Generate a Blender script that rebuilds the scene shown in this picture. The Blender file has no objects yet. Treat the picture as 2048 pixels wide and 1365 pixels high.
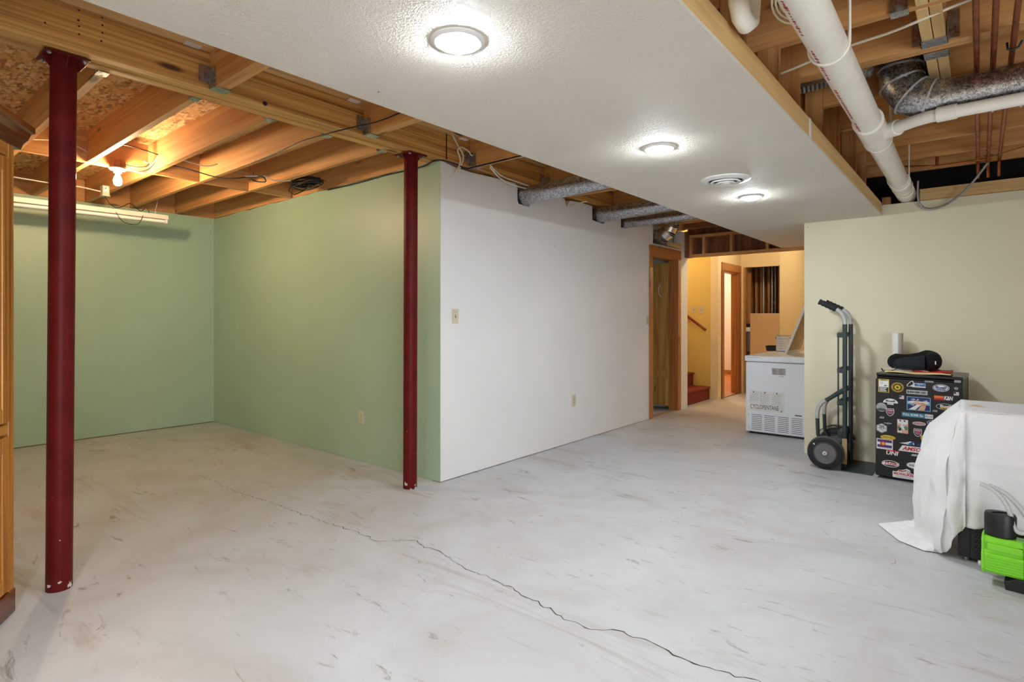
import bpy, bmesh, math, random
from mathutils import Vector, Matrix, noise as mnoise
random.seed(7)
SC = bpy.context.scene
COL = SC.collection
PI = math.pi

# ------------------------------------------------------------------ camera, world, exposure
cam_d = bpy.data.cameras.new('camera')
cam_d.sensor_width = 36.0
cam_d.lens = 1130.0 * 36.0 / 2048.0
cam_d.shift_y = -45.5 / 2048.0
cam_d.clip_start = 0.02
cam = bpy.data.objects.new('camera', cam_d)
COL.objects.link(cam)
cam.location = (0, 0, 1.25)
cam.rotation_euler = (PI / 2, 0, math.atan(936.0 / 1130.0))
SC.camera = cam

world = bpy.data.worlds.new('world')
SC.world = world
world.use_nodes = True
world.node_tree.nodes['Background'].inputs[0].default_value = (0.9, 0.95, 1.0, 1)
world.node_tree.nodes['Background'].inputs[1].default_value = 0.3

SC.view_settings.view_transform = 'Standard'
SC.view_settings.look = 'None'
SC.view_settings.gamma = 1.0
SC.view_settings.use_curve_mapping = False
SC.view_settings.exposure = 2.10
SC.cycles.use_light_tree = False
SC.cycles.max_bounces = 7
SC.cycles.diffuse_bounces = 5
SC.cycles.glossy_bounces = 2
SC.cycles.transmission_bounces = 4
SC.cycles.caustics_reflective = False
SC.cycles.caustics_refractive = False
SC.cycles.sample_clamp_indirect = 3.0
SC.cycles.adaptive_threshold = 0.03

DOWNLIGHT = 112.0      # emission of each recessed lens (cool white)
BULB = 320.0          # bare bulb in the joists (warm)
HALL = 150.0           # added unseen bulbs in hall, passage and stair (warm)
BACKROOM = 420.0  # added unseen bulb in the room past the far doorway
SIDE_FILL = 42.0         # watts of fill light added at an invented window behind the camera

# ------------------------------------------------------------------ helpers
def S(r, g, b):
    f = lambda c: (c / 255.0 / 12.92) if c / 255.0 <= 0.04045 else ((c / 255.0 + 0.055) / 1.055) ** 2.4
    return (f(r), f(g), f(b), 1.0)

class MB:
    def __init__(self):
        self.v = []; self.f = []
    def add(self, vs, fs):
        o = len(self.v)
        self.v += [tuple(p) for p in vs]
        self.f += [tuple(i + o for i in f) for f in fs]
        return self
    def box(self, a, b):
        (x0, y0, z0), (x1, y1, z1) = a, b
        vs = [(x0,y0,z0),(x1,y0,z0),(x1,y1,z0),(x0,y1,z0),(x0,y0,z1),(x1,y0,z1),(x1,y1,z1),(x0,y1,z1)]
        return self.add(vs, [(0,3,2,1),(4,5,6,7),(0,1,5,4),(1,2,6,5),(2,3,7,6),(3,0,4,7)])
    def obox(self, c, h, M):
        vs = []
        for z in (-1, 1):
            for x, y in ((-1,-1),(1,-1),(1,1),(-1,1)):
                vs.append(Vector(c) + M @ Vector((x*h[0], y*h[1], z*h[2])))
        return self.add(vs, [(0,3,2,1),(4,5,6,7),(0,1,5,4),(1,2,6,5),(2,3,7,6),(3,0,4,7)])
    def tube(self, pts, r, n=10, caps=True):
        pts = [Vector(p) for p in pts]
        m = len(pts)
        rr = r if isinstance(r, (list, tuple)) else [r] * m
        vs = []; fs = []
        prev = None
        for i, p in enumerate(pts):
            if i == 0: t = pts[1] - pts[0]
            elif i == m - 1: t = pts[-1] - pts[-2]
            else: t = (pts[i+1] - p).normalized() + (p - pts[i-1]).normalized()
            if t.length < 1e-9: t = Vector((0,0,1))
            t.normalize()
            if prev is None:
                a = Vector((0,0,1)) if abs(t.z) < 0.9 else Vector((1,0,0))
                u = t.cross(a).normalized()
            else:
                u = (prev - t * prev.dot(t))
                u = u.normalized() if u.length > 1e-6 else t.orthogonal().normalized()
            prev = u
            w = t.cross(u)
            for k in range(n):
                an = 2 * PI * k / n
                vs.append(p + (u * math.cos(an) + w * math.sin(an)) * rr[i])
        for i in range(m - 1):
            for k in range(n):
                fs.append((i*n+k, i*n+(k+1)%n, (i+1)*n+(k+1)%n, (i+1)*n+k))
        if caps:
            fs.append(tuple(range(n))[::-1]); fs.append(tuple((m-1)*n+k for k in range(n)))
        return self.add(vs, fs)
    def lathe(self, prof, c, n=24, axis='z', caps=True):
        vs = []; fs = []
        for (r, h) in prof:
            for k in range(n):
                an = 2 * PI * k / n
                a, b = r * math.cos(an), r * math.sin(an)
                p = {'z': (a, b, h), 'y': (a, h, b), 'x': (h, a, b)}[axis]
                vs.append((c[0]+p[0], c[1]+p[1], c[2]+p[2]))
        m = len(prof)
        for i in range(m - 1):
            for k in range(n):
                fs.append((i*n+k, i*n+(k+1)%n, (i+1)*n+(k+1)%n, (i+1)*n+k))
        if caps:
            fs.append(tuple(range(n))[::-1]); fs.append(tuple((m-1)*n+k for k in range(n)))
        return self.add(vs, fs)
    def prism(self, poly, axis, lo, hi):
        n = len(poly)
        def P(u, v, w):
            return {'x': (w, u, v), 'y': (u, w, v), 'z': (u, v, w)}[axis]
        vs = [P(u, v, lo) for u, v in poly] + [P(u, v, hi) for u, v in poly]
        fs = [tuple(range(n))[::-1], tuple(range(n, 2*n))]
        fs += [(i, (i+1)%n, n+(i+1)%n, n+i) for i in range(n)]
        return self.add(vs, fs)
    def grid(self, fn, nu, nv):
        vs = [fn(i/(nu-1), j/(nv-1)) for j in range(nv) for i in range(nu)]
        fs = [(j*nu+i, j*nu+i+1, (j+1)*nu+i+1, (j+1)*nu+i) for j in range(nv-1) for i in range(nu-1)]
        return self.add(vs, fs)
    def mesh(self, name, smooth=None):
        me = bpy.data.meshes.new(name)
        me.from_pydata(self.v, [], self.f)
        bm = bmesh.new(); bm.from_mesh(me)
        bmesh.ops.recalc_face_normals(bm, faces=bm.faces)
        bm.to_mesh(me); bm.free()
        if smooth:
            me.polygons.foreach_set('use_smooth', [True] * len(me.polygons))
            me.set_sharp_from_angle(angle=math.radians(smooth))
        return me
    def build(self, name, mat, parent=None, smooth=None, bevel=0, seg=2, solid=0):
        o = bpy.data.objects.new(name, self.mesh(name, smooth))
        COL.objects.link(o)
        if mat: o.data.materials.append(M[mat] if isinstance(mat, str) else mat)
        if parent is not None: attach(o, parent)
        if solid:
            md = o.modifiers.new('thick', 'SOLIDIFY'); md.thickness = solid; md.offset = 0
        if bevel:
            md = o.modifiers.new('bevel', 'BEVEL'); md.width = bevel; md.segments = seg
            md.limit_method = 'ANGLE'; md.angle_limit = math.radians(35)
        return o

def attach(o, parent):
    o.parent = parent
    if parent.get('_w'):
        o.matrix_parent_inverse = parent.matrix_basis.inverted()

def tag(o, label=None, cat=None, group=None, kind=None):
    if label: o['label'] = label
    if cat: o['category'] = cat
    if group: o['group'] = group
    if kind: o['kind'] = kind
    return o

def thing(name, label, cat, loc=(0,0,0), rz=0, group=None, worldco=True, kind=None):
    """an Empty at the thing's base; parts are built in world coordinates unless worldco is False"""
    o = bpy.data.objects.new(name, None)
    o.empty_display_size = 0.1
    COL.objects.link(o)
    o.location = loc; o.rotation_euler = (0, 0, rz)
    o.matrix_basis = Matrix.Translation(Vector(loc)) @ Matrix.Rotation(rz, 4, 'Z')
    if worldco: o['_w'] = 1
    return tag(o, label, cat, group, kind)

TEXTS = []
def text(name, body, mat, parent, M4, h, w=None, shear=0.0, bold=0.0):
    """lettering lying in the local XY plane of M4, fitted to height h (cap height) and width w"""
    cu = bpy.data.curves.new(name, 'FONT')
    cu.body = body; cu.align_x = 'CENTER'; cu.align_y = 'CENTER'
    cu.size = h * 1.38; cu.shear = shear; cu.offset = bold * h; cu.fill_mode = 'FRONT' if False else 'BOTH'
    cu.resolution_u = 3
    o = bpy.data.objects.new(name, cu)
    COL.objects.link(o)
    cu.materials.append(M[mat])
    o.parent = parent
    o.matrix_basis = M4
    TEXTS.append((o, w))
    return o

# ------------------------------------------------------------------ materials
M = {}
def newmat(name):
    m = bpy.data.materials.new(name); m.use_nodes = True
    M[name] = m
    nt = m.node_tree
    return m, nt, nt.nodes['Principled BSDF']
def nd(nt, t, **kw):
    n = nt.nodes.new(t)
    for k, v in kw.items(): setattr(n, k, v)
    return n
def ramp(nt, fac, stops):
    r = nd(nt, 'ShaderNodeValToRGB')
    e = r.color_ramp.elements
    while len(e) < len(stops): e.new(0.5)
    for i, (p, c) in enumerate(stops):
        e[i].position = p; e[i].color = c
    nt.links.new(fac, r.inputs[0])
    return r.outputs[0]
def coords(nt, scale=(1,1,1), rand=True, rot=(0,0,0)):
    tc = nd(nt, 'ShaderNodeTexCoord')
    out = tc.outputs['Object']
    if rand:
        oi = nd(nt, 'ShaderNodeObjectInfo')
        mul = nd(nt, 'ShaderNodeMath', operation='MULTIPLY'); mul.inputs[1].default_value = 13.7
        nt.links.new(oi.outputs['Random'], mul.inputs[0])
        ad = nd(nt, 'ShaderNodeVectorMath', operation='ADD')
        nt.links.new(out, ad.inputs[0]); nt.links.new(mul.outputs[0], ad.inputs[1])
        out = ad.outputs[0]
    mp = nd(nt, 'ShaderNodeMapping')
    mp.inputs['Scale'].default_value = scale; mp.inputs['Rotation'].default_value = rot
    nt.links.new(out, mp.inputs[0])
    return mp.outputs[0]
def noise(nt, vec, scale, detail=3, dist=0.0, rough=0.5):
    n = nd(nt, 'ShaderNodeTexNoise')
    n.inputs['Scale'].default_value = scale; n.inputs['Detail'].default_value = detail
    n.inputs['Distortion'].default_value = dist; n.inputs['Roughness'].default_value = rough
    nt.links.new(vec, n.inputs['Vector'])
    return n.outputs[0]
def bump(nt, b, h, strength, dist=0.002):
    n = nd(nt, 'ShaderNodeBump')
    n.inputs['Strength'].default_value = strength; n.inputs['Distance'].default_value = dist
    nt.links.new(h, n.inputs['Height']); nt.links.new(n.outputs[0], b.inputs['Normal'])
def mixc(nt, fac, a, b, mode='MIX'):
    n = nd(nt, 'ShaderNodeMix', data_type='RGBA', blend_type=mode)
    for s, v in ((n.inputs[0], fac), (n.inputs[6], a), (n.inputs[7], b)):
        if isinstance(v, (int, float)): s.default_value = v
        elif isinstance(v, tuple): s.default_value = v
        else: nt.links.new(v, s)
    return n.outputs[2]

def plain(name, col, rough=0.5, metal=0.0, var=0.06, vs=6.0, bmp=None, coat=0.0, spec=None):
    m, nt, b = newmat(name)
    v = coords(nt, rand=False)
    lo = tuple(c * (1 - var) for c in col[:3]) + (1,); hi = tuple(min(1, c * (1 + var)) for c in col[:3]) + (1,)
    nt.links.new(ramp(nt, noise(nt, v, vs, 4), [(0.3, lo), (0.7, hi)]), b.inputs['Base Color'])
    b.inputs['Roughness'].default_value = rough; b.inputs['Metallic'].default_value = metal
    if coat: b.inputs['Coat Weight'].default_value = coat
    if spec is not None: b.inputs['Specular IOR Level'].default_value = spec
    if bmp: bump(nt, b, noise(nt, v, bmp[0], 2), bmp[1])
    return m

def emit(name, col, strength):
    m, nt, b = newmat(name)
    b.inputs['Base Color'].default_value = (0.8, 0.8, 0.8, 1)
    b.inputs['Emission Color'].default_value = col
    b.inputs['Emission Strength'].default_value = strength
    return m

def wood(name, dark, mid, light, axis, ring=16.0, rough=0.62, knots=True, coat=0.0, fw=0.4):
    m, nt, b = newmat(name)
    sc = {'x': (0.55, ring, ring), 'y': (ring, 0.55, ring), 'z': (ring, ring, 0.55)}[axis]
    v = coords(nt, sc)
    f = noise(nt, v, 1.0, 5, 0.7, 0.6)
    c = ramp(nt, f, [(0.28, dark), (0.5, mid), (0.72, light)])
    fs_ = tuple(x * 3.2 if x > 1 else x * 0.6 for x in sc)
    fine = ramp(nt, noise(nt, coords(nt, fs_), 1.0, 3, 0.4), [(0.36, (0.66, 0.58, 0.50, 1)), (0.50, (1, 1, 1, 1))])
    c = mixc(nt, fw, c, fine, 'MULTIPLY')
    big = noise(nt, coords(nt, (1.3, 1.3, 1.3)), 1.0, 2)
    c = mixc(nt, big, c, mixc(nt, 1.0, c, (0.80, 0.74, 0.66, 1), 'MULTIPLY'))
    if knots:
        ks = {'x': (1.6, 6, 6), 'y': (6, 1.6, 6), 'z': (6, 6, 1.6)}[axis]
        vo = nd(nt, 'ShaderNodeTexVoronoi'); vo.inputs['Scale'].default_value = 1.0
        nt.links.new(coords(nt, ks), vo.inputs['Vector'])
        k = ramp(nt, vo.outputs['Distance'], [(0.06, (1,1,1,1)), (0.13, (0,0,0,1))])
        c = mixc(nt, k, c, tuple(x * 0.25 for x in dark[:3]) + (1,))
    nt.links.new(c, b.inputs['Base Color'])
    b.inputs['Roughness'].default_value = rough
    if coat: b.inputs['Coat Weight'].default_value = coat; b.inputs['Coat Roughness'].default_value = 0.25
    bump(nt, b, f, 0.12, 0.002)
    return m

# painted and plain surfaces
plain('green_paint', S(164, 190, 164), 0.42, var=0.03, vs=1.5, bmp=(60, 0.05))
plain('white_paint', S(228, 226, 224), 0.6, var=0.02, vs=2, bmp=(60, 0.04))
plain('cream_paint', S(232, 225, 197), 0.6, var=0.02, vs=2, bmp=(50, 0.04))
plain('hall_paint', S(236, 220, 180), 0.6, var=0.02, vs=2)
plain('stair_paint', S(220, 196, 112), 0.6, var=0.03, vs=2)
plain('pale_room_paint', S(240, 232, 214), 0.7, var=0.01)
plain('drywall_core', S(200, 190, 170), 0.9)
plain('red_steel', S(94, 24, 23), 0.40, var=0.18, vs=9, spec=0.10)
plain('bare_chip', S(205, 190, 180), 0.7)
plain('black_plastic', S(22, 22, 25), 0.42, var=0.1)
plain('black_gloss', S(14, 13, 17), 0.25, var=0.1)
plain('black_fabric', S(13, 13, 16), 0.95, var=0.25, vs=40, bmp=(250, 0.2))
plain('slate_fabric', S(28, 36, 44), 0.95, var=0.2, vs=40, bmp=(250, 0.2))
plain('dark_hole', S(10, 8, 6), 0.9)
plain('pvc', S(242, 239, 228), 0.35, var=0.04, vs=8)
plain('pvc_print_red', S(176, 40, 50), 0.6)
plain('pvc_print_grey', S(80, 78, 76), 0.6)
plain('white_plastic', S(235, 235, 232), 0.4, var=0.02)
plain('ivory_plastic', S(205, 196, 170), 0.45, var=0.03)
plain('white_enamel', S(232, 237, 244), 0.35, var=0.01, coat=0.2)
plain('freezer_print', S(40, 40, 44), 0.6)
plain('label_grey', S(176, 172, 174), 0.6)
plain('label_paper', S(226, 226, 224), 0.7)
plain('fluor_housing', S(232, 222, 206), 0.4, var=0.02)
plain('fluor_tube', S(240, 236, 228), 0.25, var=0.01)
plain('cable_white', S(226, 218, 196), 0.5)
plain('cable_black', S(20, 18, 18), 0.5)
plain('copper', S(170, 98, 62), 0.38, metal=0.85, var=0.35, vs=14)
plain('steel', S(170, 172, 176), 0.35, metal=0.9, var=0.12, vs=20)
plain('cast_steel', S(120, 120, 122), 0.5, metal=0.6, var=0.12, vs=20)
plain('silver_paint', S(190, 190, 188), 0.45, metal=0.3, var=0.15, vs=30)
plain('truck_green', S(48, 60, 62), 0.42, var=0.15, vs=12)
plain('rubber', S(34, 33, 36), 0.75, var=0.2, vs=25)
plain('rubber_tread', S(92, 88, 86), 0.85, var=0.2, vs=25)
plain('cardboard', S(196, 166, 122), 0.85, var=0.08, vs=12)
plain('cardboard_panel', S(205, 178, 140), 0.85, var=0.04, vs=5)
plain('pump_green', S(128, 214, 46), 0.35, var=0.03, coat=0.15)
plain('paper_roll', S(238, 236, 232), 0.85, var=0.02, bmp=(160, 0.25))
plain('paper_roll_print', S(196, 184, 178), 0.85, var=0.12, vs=120)
plain('mailer_red', S(190, 40, 38), 0.6, var=0.3, vs=18)
plain('mailer_tan', S(232, 205, 150), 0.7, var=0.06)
plain('carpet_red', S(120, 42, 24), 0.9, var=0.15, vs=60)
plain('oak_floor', S(190, 110, 52), 0.4, var=0.15, vs=8)
plain('insulation_foil', S(214, 208, 200), 0.22, metal=0.9, var=0.15, vs=40, bmp=(70, 0.5))
plain('brass', S(170, 130, 70), 0.35, metal=0.8)
for nm, c in dict(st_white=(236,236,238), st_black=(18,18,20), st_yellow=(222,190,60), st_gold=(200,160,40), st_navy=(28,44,110),
                  st_blue=(40,90,170), st_sky=(150,195,225), st_teal=(50,130,165), st_orange=(236,130,50), st_red=(205,45,45),
                  st_pink=(226,150,170), st_purple=(84,48,120), st_grey=(170,176,178), st_dkgrey=(84,88,90), st_skin=(228,180,150),
                  st_green=(90,140,100), st_rose=(216,170,168)).items():
    plain(nm, S(*c), 0.45, var=0.03, vs=30)

# cotton sheet, slightly translucent
m, nt, b = newmat('cloth_white')
v = coords(nt, rand=False)
nt.links.new(ramp(nt, noise(nt, v, 3, 3), [(0.3, S(222, 224, 226)), (0.7, S(236, 237, 238))]), b.inputs['Base Color'])
b.inputs['Roughness'].default_value = 0.9
b.inputs['Subsurface Weight'].default_value = 0.0
bump(nt, b, noise(nt, coords(nt, (9, 9, 6), rand=False), 1.3, 5, 1.4), 0.5, 0.012)

# clear braided hose, filter bowl
m, nt, b = newmat('clear_hose')
b.inputs['Base Color'].default_value = S(225, 226, 226); b.inputs['Roughness'].default_value = 0.2
b.inputs['Transmission Weight'].default_value = 0.25
wv = nd(nt, 'ShaderNodeTexVoronoi'); wv.inputs['Scale'].default_value = 260
nt.links.new(coords(nt, rand=False), wv.inputs['Vector'])
bump(nt, b, wv.outputs['Distance'], 0.6, 0.002)
m, nt, b = newmat('clear_bowl')
b.inputs['Base Color'].default_value = S(190, 200, 205); b.inputs['Roughness'].default_value = 0.1
b.inputs['Transmission Weight'].default_value = 0.7

# textured soffit drywall
m, nt, b = newmat('soffit_paint')
v = coords(nt, rand=False)
nt.links.new(ramp(nt, noise(nt, v, 2.5, 3), [(0.3, S(218, 211, 198)), (0.7, S(225, 218, 205))]), b.inputs['Base Color'])
b.inputs['Roughness'].default_value = 0.75
h1 = noise(nt, v, 110, 3, 0.6, 0.6)
bump(nt, b, ramp(nt, h1, [(0.42, (0,0,0,1)), (0.62, (1,1,1,1))]), 0.7, 0.0025)

# painted, worn concrete floor
m, nt, b = newmat('concrete')
v = coords(nt, rand=False)
base = ramp(nt, noise(nt, v, 1.3, 9, 0.5, 0.68), [(0.32, S(186, 183, 181)), (0.50, S(196, 198, 201)), (0.70, S(205, 208, 212))])
vr = coords(nt, (0.45, 2.2, 1), rand=False, rot=(0, 0, 0.25))
st = ramp(nt, noise(nt, vr, 1.6, 7, 0.9, 0.68), [(0.56, (0,0,0,1)), (0.72, (0.55,0.55,0.55,1))])
c = mixc(nt, st, base, S(150, 128, 104))
vr2 = coords(nt, (1.2, 5.0, 1), rand=False, rot=(0, 0, 0.45))
st2 = ramp(nt, noise(nt, vr2, 2.4, 8, 1.4, 0.72), [(0.60, (0,0,0,1)), (0.68, (0.65,0.65,0.65,1))])
c = mixc(nt, st2, c, S(120, 100, 80))
sp = ramp(nt, noise(nt, v, 26, 5, 0.6, 0.7), [(0.69, (0,0,0,1)), (0.74, (0.6,0.6,0.6,1))])
c = mixc(nt, sp, c, S(110, 96, 80))
nt.links.new(c, b.inputs['Base Color'])
nt.links.new(ramp(nt, noise(nt, v, 3, 5), [(0.3, (0.42,)*3 + (1,)), (0.7, (0.6,)*3 + (1,))]), b.inputs['Roughness'])
bump(nt, b, noise(nt, v, 14, 6, 0.3, 0.65), 0.14, 0.004)
plain('crack_dark', S(70, 60, 52), 0.95, var=0.3, vs=30)
plain('stain_tan', S(168, 148, 124), 0.8, var=0.1, vs=20)

# oriented strand board
m, nt, b = newmat('osb')
cc = None
for i, (rot, sc_) in enumerate(((0.3, (12, 44, 12)), (-0.9, (15, 52, 15)), (1.4, (13, 48, 13)))):
    vo = nd(nt, 'ShaderNodeTexVoronoi'); vo.inputs['Scale'].default_value = 1.0
    nt.links.new(coords(nt, sc_, rand=False, rot=(0, 0, rot)), vo.inputs['Vector'])
    sep = nd(nt, 'ShaderNodeSeparateColor'); nt.links.new(vo.outputs['Color'], sep.inputs[0])
    c = ramp(nt, sep.outputs[i], [(0.0, S(150, 98, 52)), (0.35, S(216, 164, 98)), (0.75, S(234, 190, 126)), (1.0, S(244, 212, 160))])
    if cc is None: cc = c
    else:
        cc = mixc(nt, ramp(nt, noise(nt, coords(nt, (1,1,1), rand=False), 14 + 5*i, 2), [(0.45, (0,0,0,1)), (0.55, (1,1,1,1))]), cc, c)
nt.links.new(cc, b.inputs['Base Color']); b.inputs['Roughness'].default_value = 0.7

# galvanised sheet with spangle
def galv(name, lo, hi, scale):
    m, nt, b = newmat(name)
    v = coords(nt, (1, 1, 1), rand=False)
    vo = nd(nt, 'ShaderNodeTexVoronoi'); vo.inputs['Scale'].default_value = scale
    vm = nd(nt, 'ShaderNodeVectorMath', operation='ADD')
    nz = nd(nt, 'ShaderNodeTexNoise'); nz.inputs['Scale'].default_value = scale * 1.2
    nt.links.new(v, nz.inputs['Vector'])
    sc_ = nd(nt, 'ShaderNodeVectorMath', operation='SCALE'); sc_.inputs['Scale'].default_value = 0.03
    nt.links.new(nz.outputs['Color'], sc_.inputs[0]); nt.links.new(v, vm.inputs[0]); nt.links.new(sc_.outputs[0], vm.inputs[1])
    nt.links.new(vm.outputs[0], vo.inputs['Vector'])
    sep = nd(nt, 'ShaderNodeSeparateColor'); nt.links.new(vo.outputs['Color'], sep.inputs[0])
    nt.links.new(ramp(nt, sep.outputs[0], [(0.1, lo), (0.9, hi)]), b.inputs['Base Color'])
    nt.links.new(ramp(nt, sep.outputs[1], [(0, (0.22,)*3+(1,)), (1, (0.46,)*3+(1,))]), b.inputs['Roughness'])
    b.inputs['Metallic'].default_value = 1.0
    return m
galv('galvanised', S(112, 114, 118), S(214, 216, 220), 150)
galv('galvanised_bracket', S(172, 174, 178), S(190, 192, 196), 90)

# lumber: x, y, z grain
wood('joist_x', S(200, 140, 80), S(218, 164, 102), S(230, 182, 122), 'x', 11)
wood('joist_y', S(196, 136, 78), S(214, 160, 98), S(226, 178, 118), 'y', 11)
wood('stud_z', S(160, 104, 58), S(200, 148, 92), S(220, 174, 118), 'z', 11)
wood('pale_y', S(206, 164, 104), S(230, 196, 138), S(238, 210, 158), 'y', 11)
wood('pale_z', S(196, 140, 84), S(218, 166, 106), S(230, 184, 126), 'z', 11)
wood('pale_x', S(206, 164, 104), S(230, 196, 138), S(238, 210, 158), 'x', 11)
wood('beam_y', S(156, 102, 48), S(222, 170, 98), S(236, 194, 124), 'y', 26, rough=0.55, fw=0.9)
wood('dark_stud_z', S(92, 54, 32), S(136, 86, 52), S(164, 110, 68), 'z', 10)
wood('dark_x', S(120, 76, 46), S(166, 114, 70), S(190, 140, 92), 'x', 12)
wood('casing_z', S(140, 84, 40), S(180, 118, 64), S(198, 138, 82), 'z', 14, rough=0.4, coat=0.2)
wood('casing_y', S(140, 84, 40), S(180, 118, 64), S(198, 138, 82), 'y', 14, rough=0.4, coat=0.2)
wood('door_pine', S(150, 104, 46), S(192, 146, 76), S(208, 166, 98), 'z', 9, rough=0.5)
wood('cabinet_z', S(156, 92, 32), S(212, 146, 64), S(228, 168, 88), 'z', 16, rough=0.3, coat=0.4, knots=False)
wood('cabinet_h', S(156, 92, 32), S(208, 142, 64), S(224, 164, 86), 'x', 16, rough=0.3, coat=0.4, knots=False)
wood('cabinet_dark', S(70, 34, 12), S(112, 60, 24), S(140, 82, 36), 'x', 16, rough=0.3, coat=0.4, knots=False)
wood('rail_wood', S(92, 34, 14), S(132, 60, 26), S(160, 84, 40), 'x', 14, rough=0.35, coat=0.3, knots=False)

emit('downlight_lens', (0.86, 0.94, 1.0, 1), DOWNLIGHT)
emit('bulb_glow', (1.0, 0.68, 0.39, 1), BULB)
emit('hall_fill_globe', (1.0, 0.82, 0.52, 1), HALL)
emit('room_fill_globe', (1.0, 0.86, 0.66, 1), BACKROOM)

# ================================================================== THE SETTING
XG, YG, XW = -7.12, 2.955, -3.155      # back green wall, side green wall, white wall
YY, XY = 5.763, -1.255                 # yellow wall plane, its outside corner
ZS, ZJ, ZT = 2.13, 2.455, 2.69         # soffit, joist bottom, underside of subfloor
def struct(o, label=None): return tag(o, label, None, None, 'structure')

# floor slab with its crack and stains
fl = MB().box((-9.5, -4.2, -0.12), (3.4, 13.0, 0.0)).build('floor', 'concrete')
struct(fl, 'pale worn painted concrete floor with one long crack')
crk = [(-4.90,1.88),(-4.524,1.879),(-4.35,1.872),(-4.146,1.867),(-3.90,1.885),(-3.681,1.908),(-3.348,1.917),(-3.052,1.945),(-2.794,1.961),(-2.613,1.957),
       (-2.56,1.99),(-2.50,2.06),(-2.44,2.095),(-2.354,2.072),(-2.202,2.079),(-1.969,2.030),(-1.785,2.028),(-1.643,2.005),(-1.5,1.987),(-1.329,1.951),
       (-1.225,1.939),(-1.117,2.010),(-0.977,2.012),(-0.851,1.997),(-0.745,2.011),(-0.657,2.010),(-0.588,2.032),(-0.45,2.02),(-0.2,2.06),(0.1,2.05),(0.6,2.1)]
def crack_mesh(pts, w0, w1, jit):
    P = []
    for (a, b_) in zip(pts[:-1], pts[1:]):
        L = math.hypot(b_[0]-a[0], b_[1]-a[1]); n = max(2, int(L / 0.022))
        for k in range(n):
            t = k / n
            P.append((a[0]+(b_[0]-a[0])*t, a[1]+(b_[1]-a[1])*t + random.uniform(-jit, jit)))
    P.append(pts[-1])
    mb = MB(); vs = []; fs = []
    N = len(P)
    for i, p in enumerate(P):
        t = i / (N - 1)
        w = (w0 + (w1 - w0) * t) * random.uniform(0.35, 1.5)
        vs += [(p[0], p[1]-w, 0.0006), (p[0], p[1]+w, 0.0006)]
        if i: fs.append((2*i-2, 2*i-1, 2*i+1, 2*i))
    return mb.add(vs, fs)
crack_mesh(crk, 0.0009, 0.0034, 0.012).build('crack', 'crack_dark', fl)
for pts in ([(-0.55,2.9),(-0.2,2.95),(0.3,2.9)],
            [(-1.45,4.15),(-1.35,4.35),(-1.28,4.7),(-1.22,5.1)]):
    crack_mesh(pts, 0.0006, 0.0007, 0.004).build('crack', 'stain_tan', fl)
def stain_ring(cx_, cy_, rx, ry, w, rot):
    mb = MB(); vs = []; fs = []; n = 48
    ph = [random.uniform(0, 6.28) for _ in range(4)]
    for k in range(n):
        a_ = 2*PI*k/n
        r_ = 1 + 0.16*math.sin(2*a_+ph[0]) + 0.10*math.sin(3*a_+ph[1]) + 0.05*math.sin(7*a_+ph[2])
        for s_ in (0, 1):
            q = r_ * (1 - s_ * w / max(rx, ry) * random.uniform(0.5, 1.2))
            x, y = rx*q*math.cos(a_), ry*q*math.sin(a_)
            vs.append((cx_ + x*math.cos(rot)-y*math.sin(rot), cy_ + x*math.sin(rot)+y*math.cos(rot), 0.0007))
    for k in range(n):
        j = (k+1) % n
        if random.random() < 0.6: fs.append((2*k, 2*j, 2*j+1, 2*k+1))
    return mb.add(vs, fs)
for a_ in ((-1.05, 4.12, 0.10, 0.34, 0.006, -0.75), (-1.22, 3.62, 0.07, 0.13, 0.005, 0.8), (-1.32, 4.50, 0.09, 0.17, 0.006, 0.9), (-0.55, 3.70, 0.12, 0.26, 0.005, 0.6)):
    stain_ring(*a_).build('water_stain', 'stain_tan', fl)

# back green wall and side green wall (its end face and the white wall are one partition)
wl = MB().box((XG-0.12, -4.2, 0.008), (XG, YG+0.12, 2.45)).build('wall_left', 'green_paint')
struct(wl, 'mint green back wall behind the fluorescent strip light')
top = [(XG, 2.452)]
n = 26
for k in range(1, n):
    top.append((XG + (XW - 0.03 - XG) * k / n, 2.452 + random.uniform(-0.008, 0.008)))
poly = [(XG, 0.009), (XW - 0.0005, 0.006), (XW - 0.0005, 2.447)] + top[::-1]
wc = MB().prism(poly, 'y', YG, YG + 0.003).box((XG, YG+0.003, 0), (XW-0.101, YG+0.06, 2.44)).build('wall_center', 'green_paint')
struct(wc, 'mint green side wall meeting the white wall at a corner')
# white wall with notches for the ducts and the door opening
W = [(YG+0.004, 0.007), (6.54, 0.004), (6.54, 2.05), (7.325, 2.05), (7.325, 0.0), (7.66, 0.0), (7.66, 2.45), (7.44, 2.44), (7.44, 2.19), (6.575, 2.19), (6.575, 2.40),
     (6.2, 2.385), (5.945, 2.375), (5.94, 2.30), (5.76, 2.285), (5.755, 2.39), (5.58, 2.40), (5.42, 2.41), (5.40, 2.30), (5.36, 2.275), (5.14, 2.29), (5.135, 2.435),
     (4.9, 2.44), (4.72, 2.425), (4.66, 2.355), (4.62, 2.43), (4.2, 2.445), (4.075, 2.445), (4.07, 2.30), (4.06, 2.262), (3.90, 2.268), (3.885, 2.30), (3.885, 2.42), (3.85, 2.44),
     (3.6, 2.437), (3.3, 2.425), (3.1, 2.43), (2.99, 2.447), (YG+0.004, 2.447)]
ww = MB().prism(W, 'x', XW - 0.10, XW).build('wall_hall_side', 'white_paint')
struct(ww, 'white wall with cut notches for round ducts')
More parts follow.
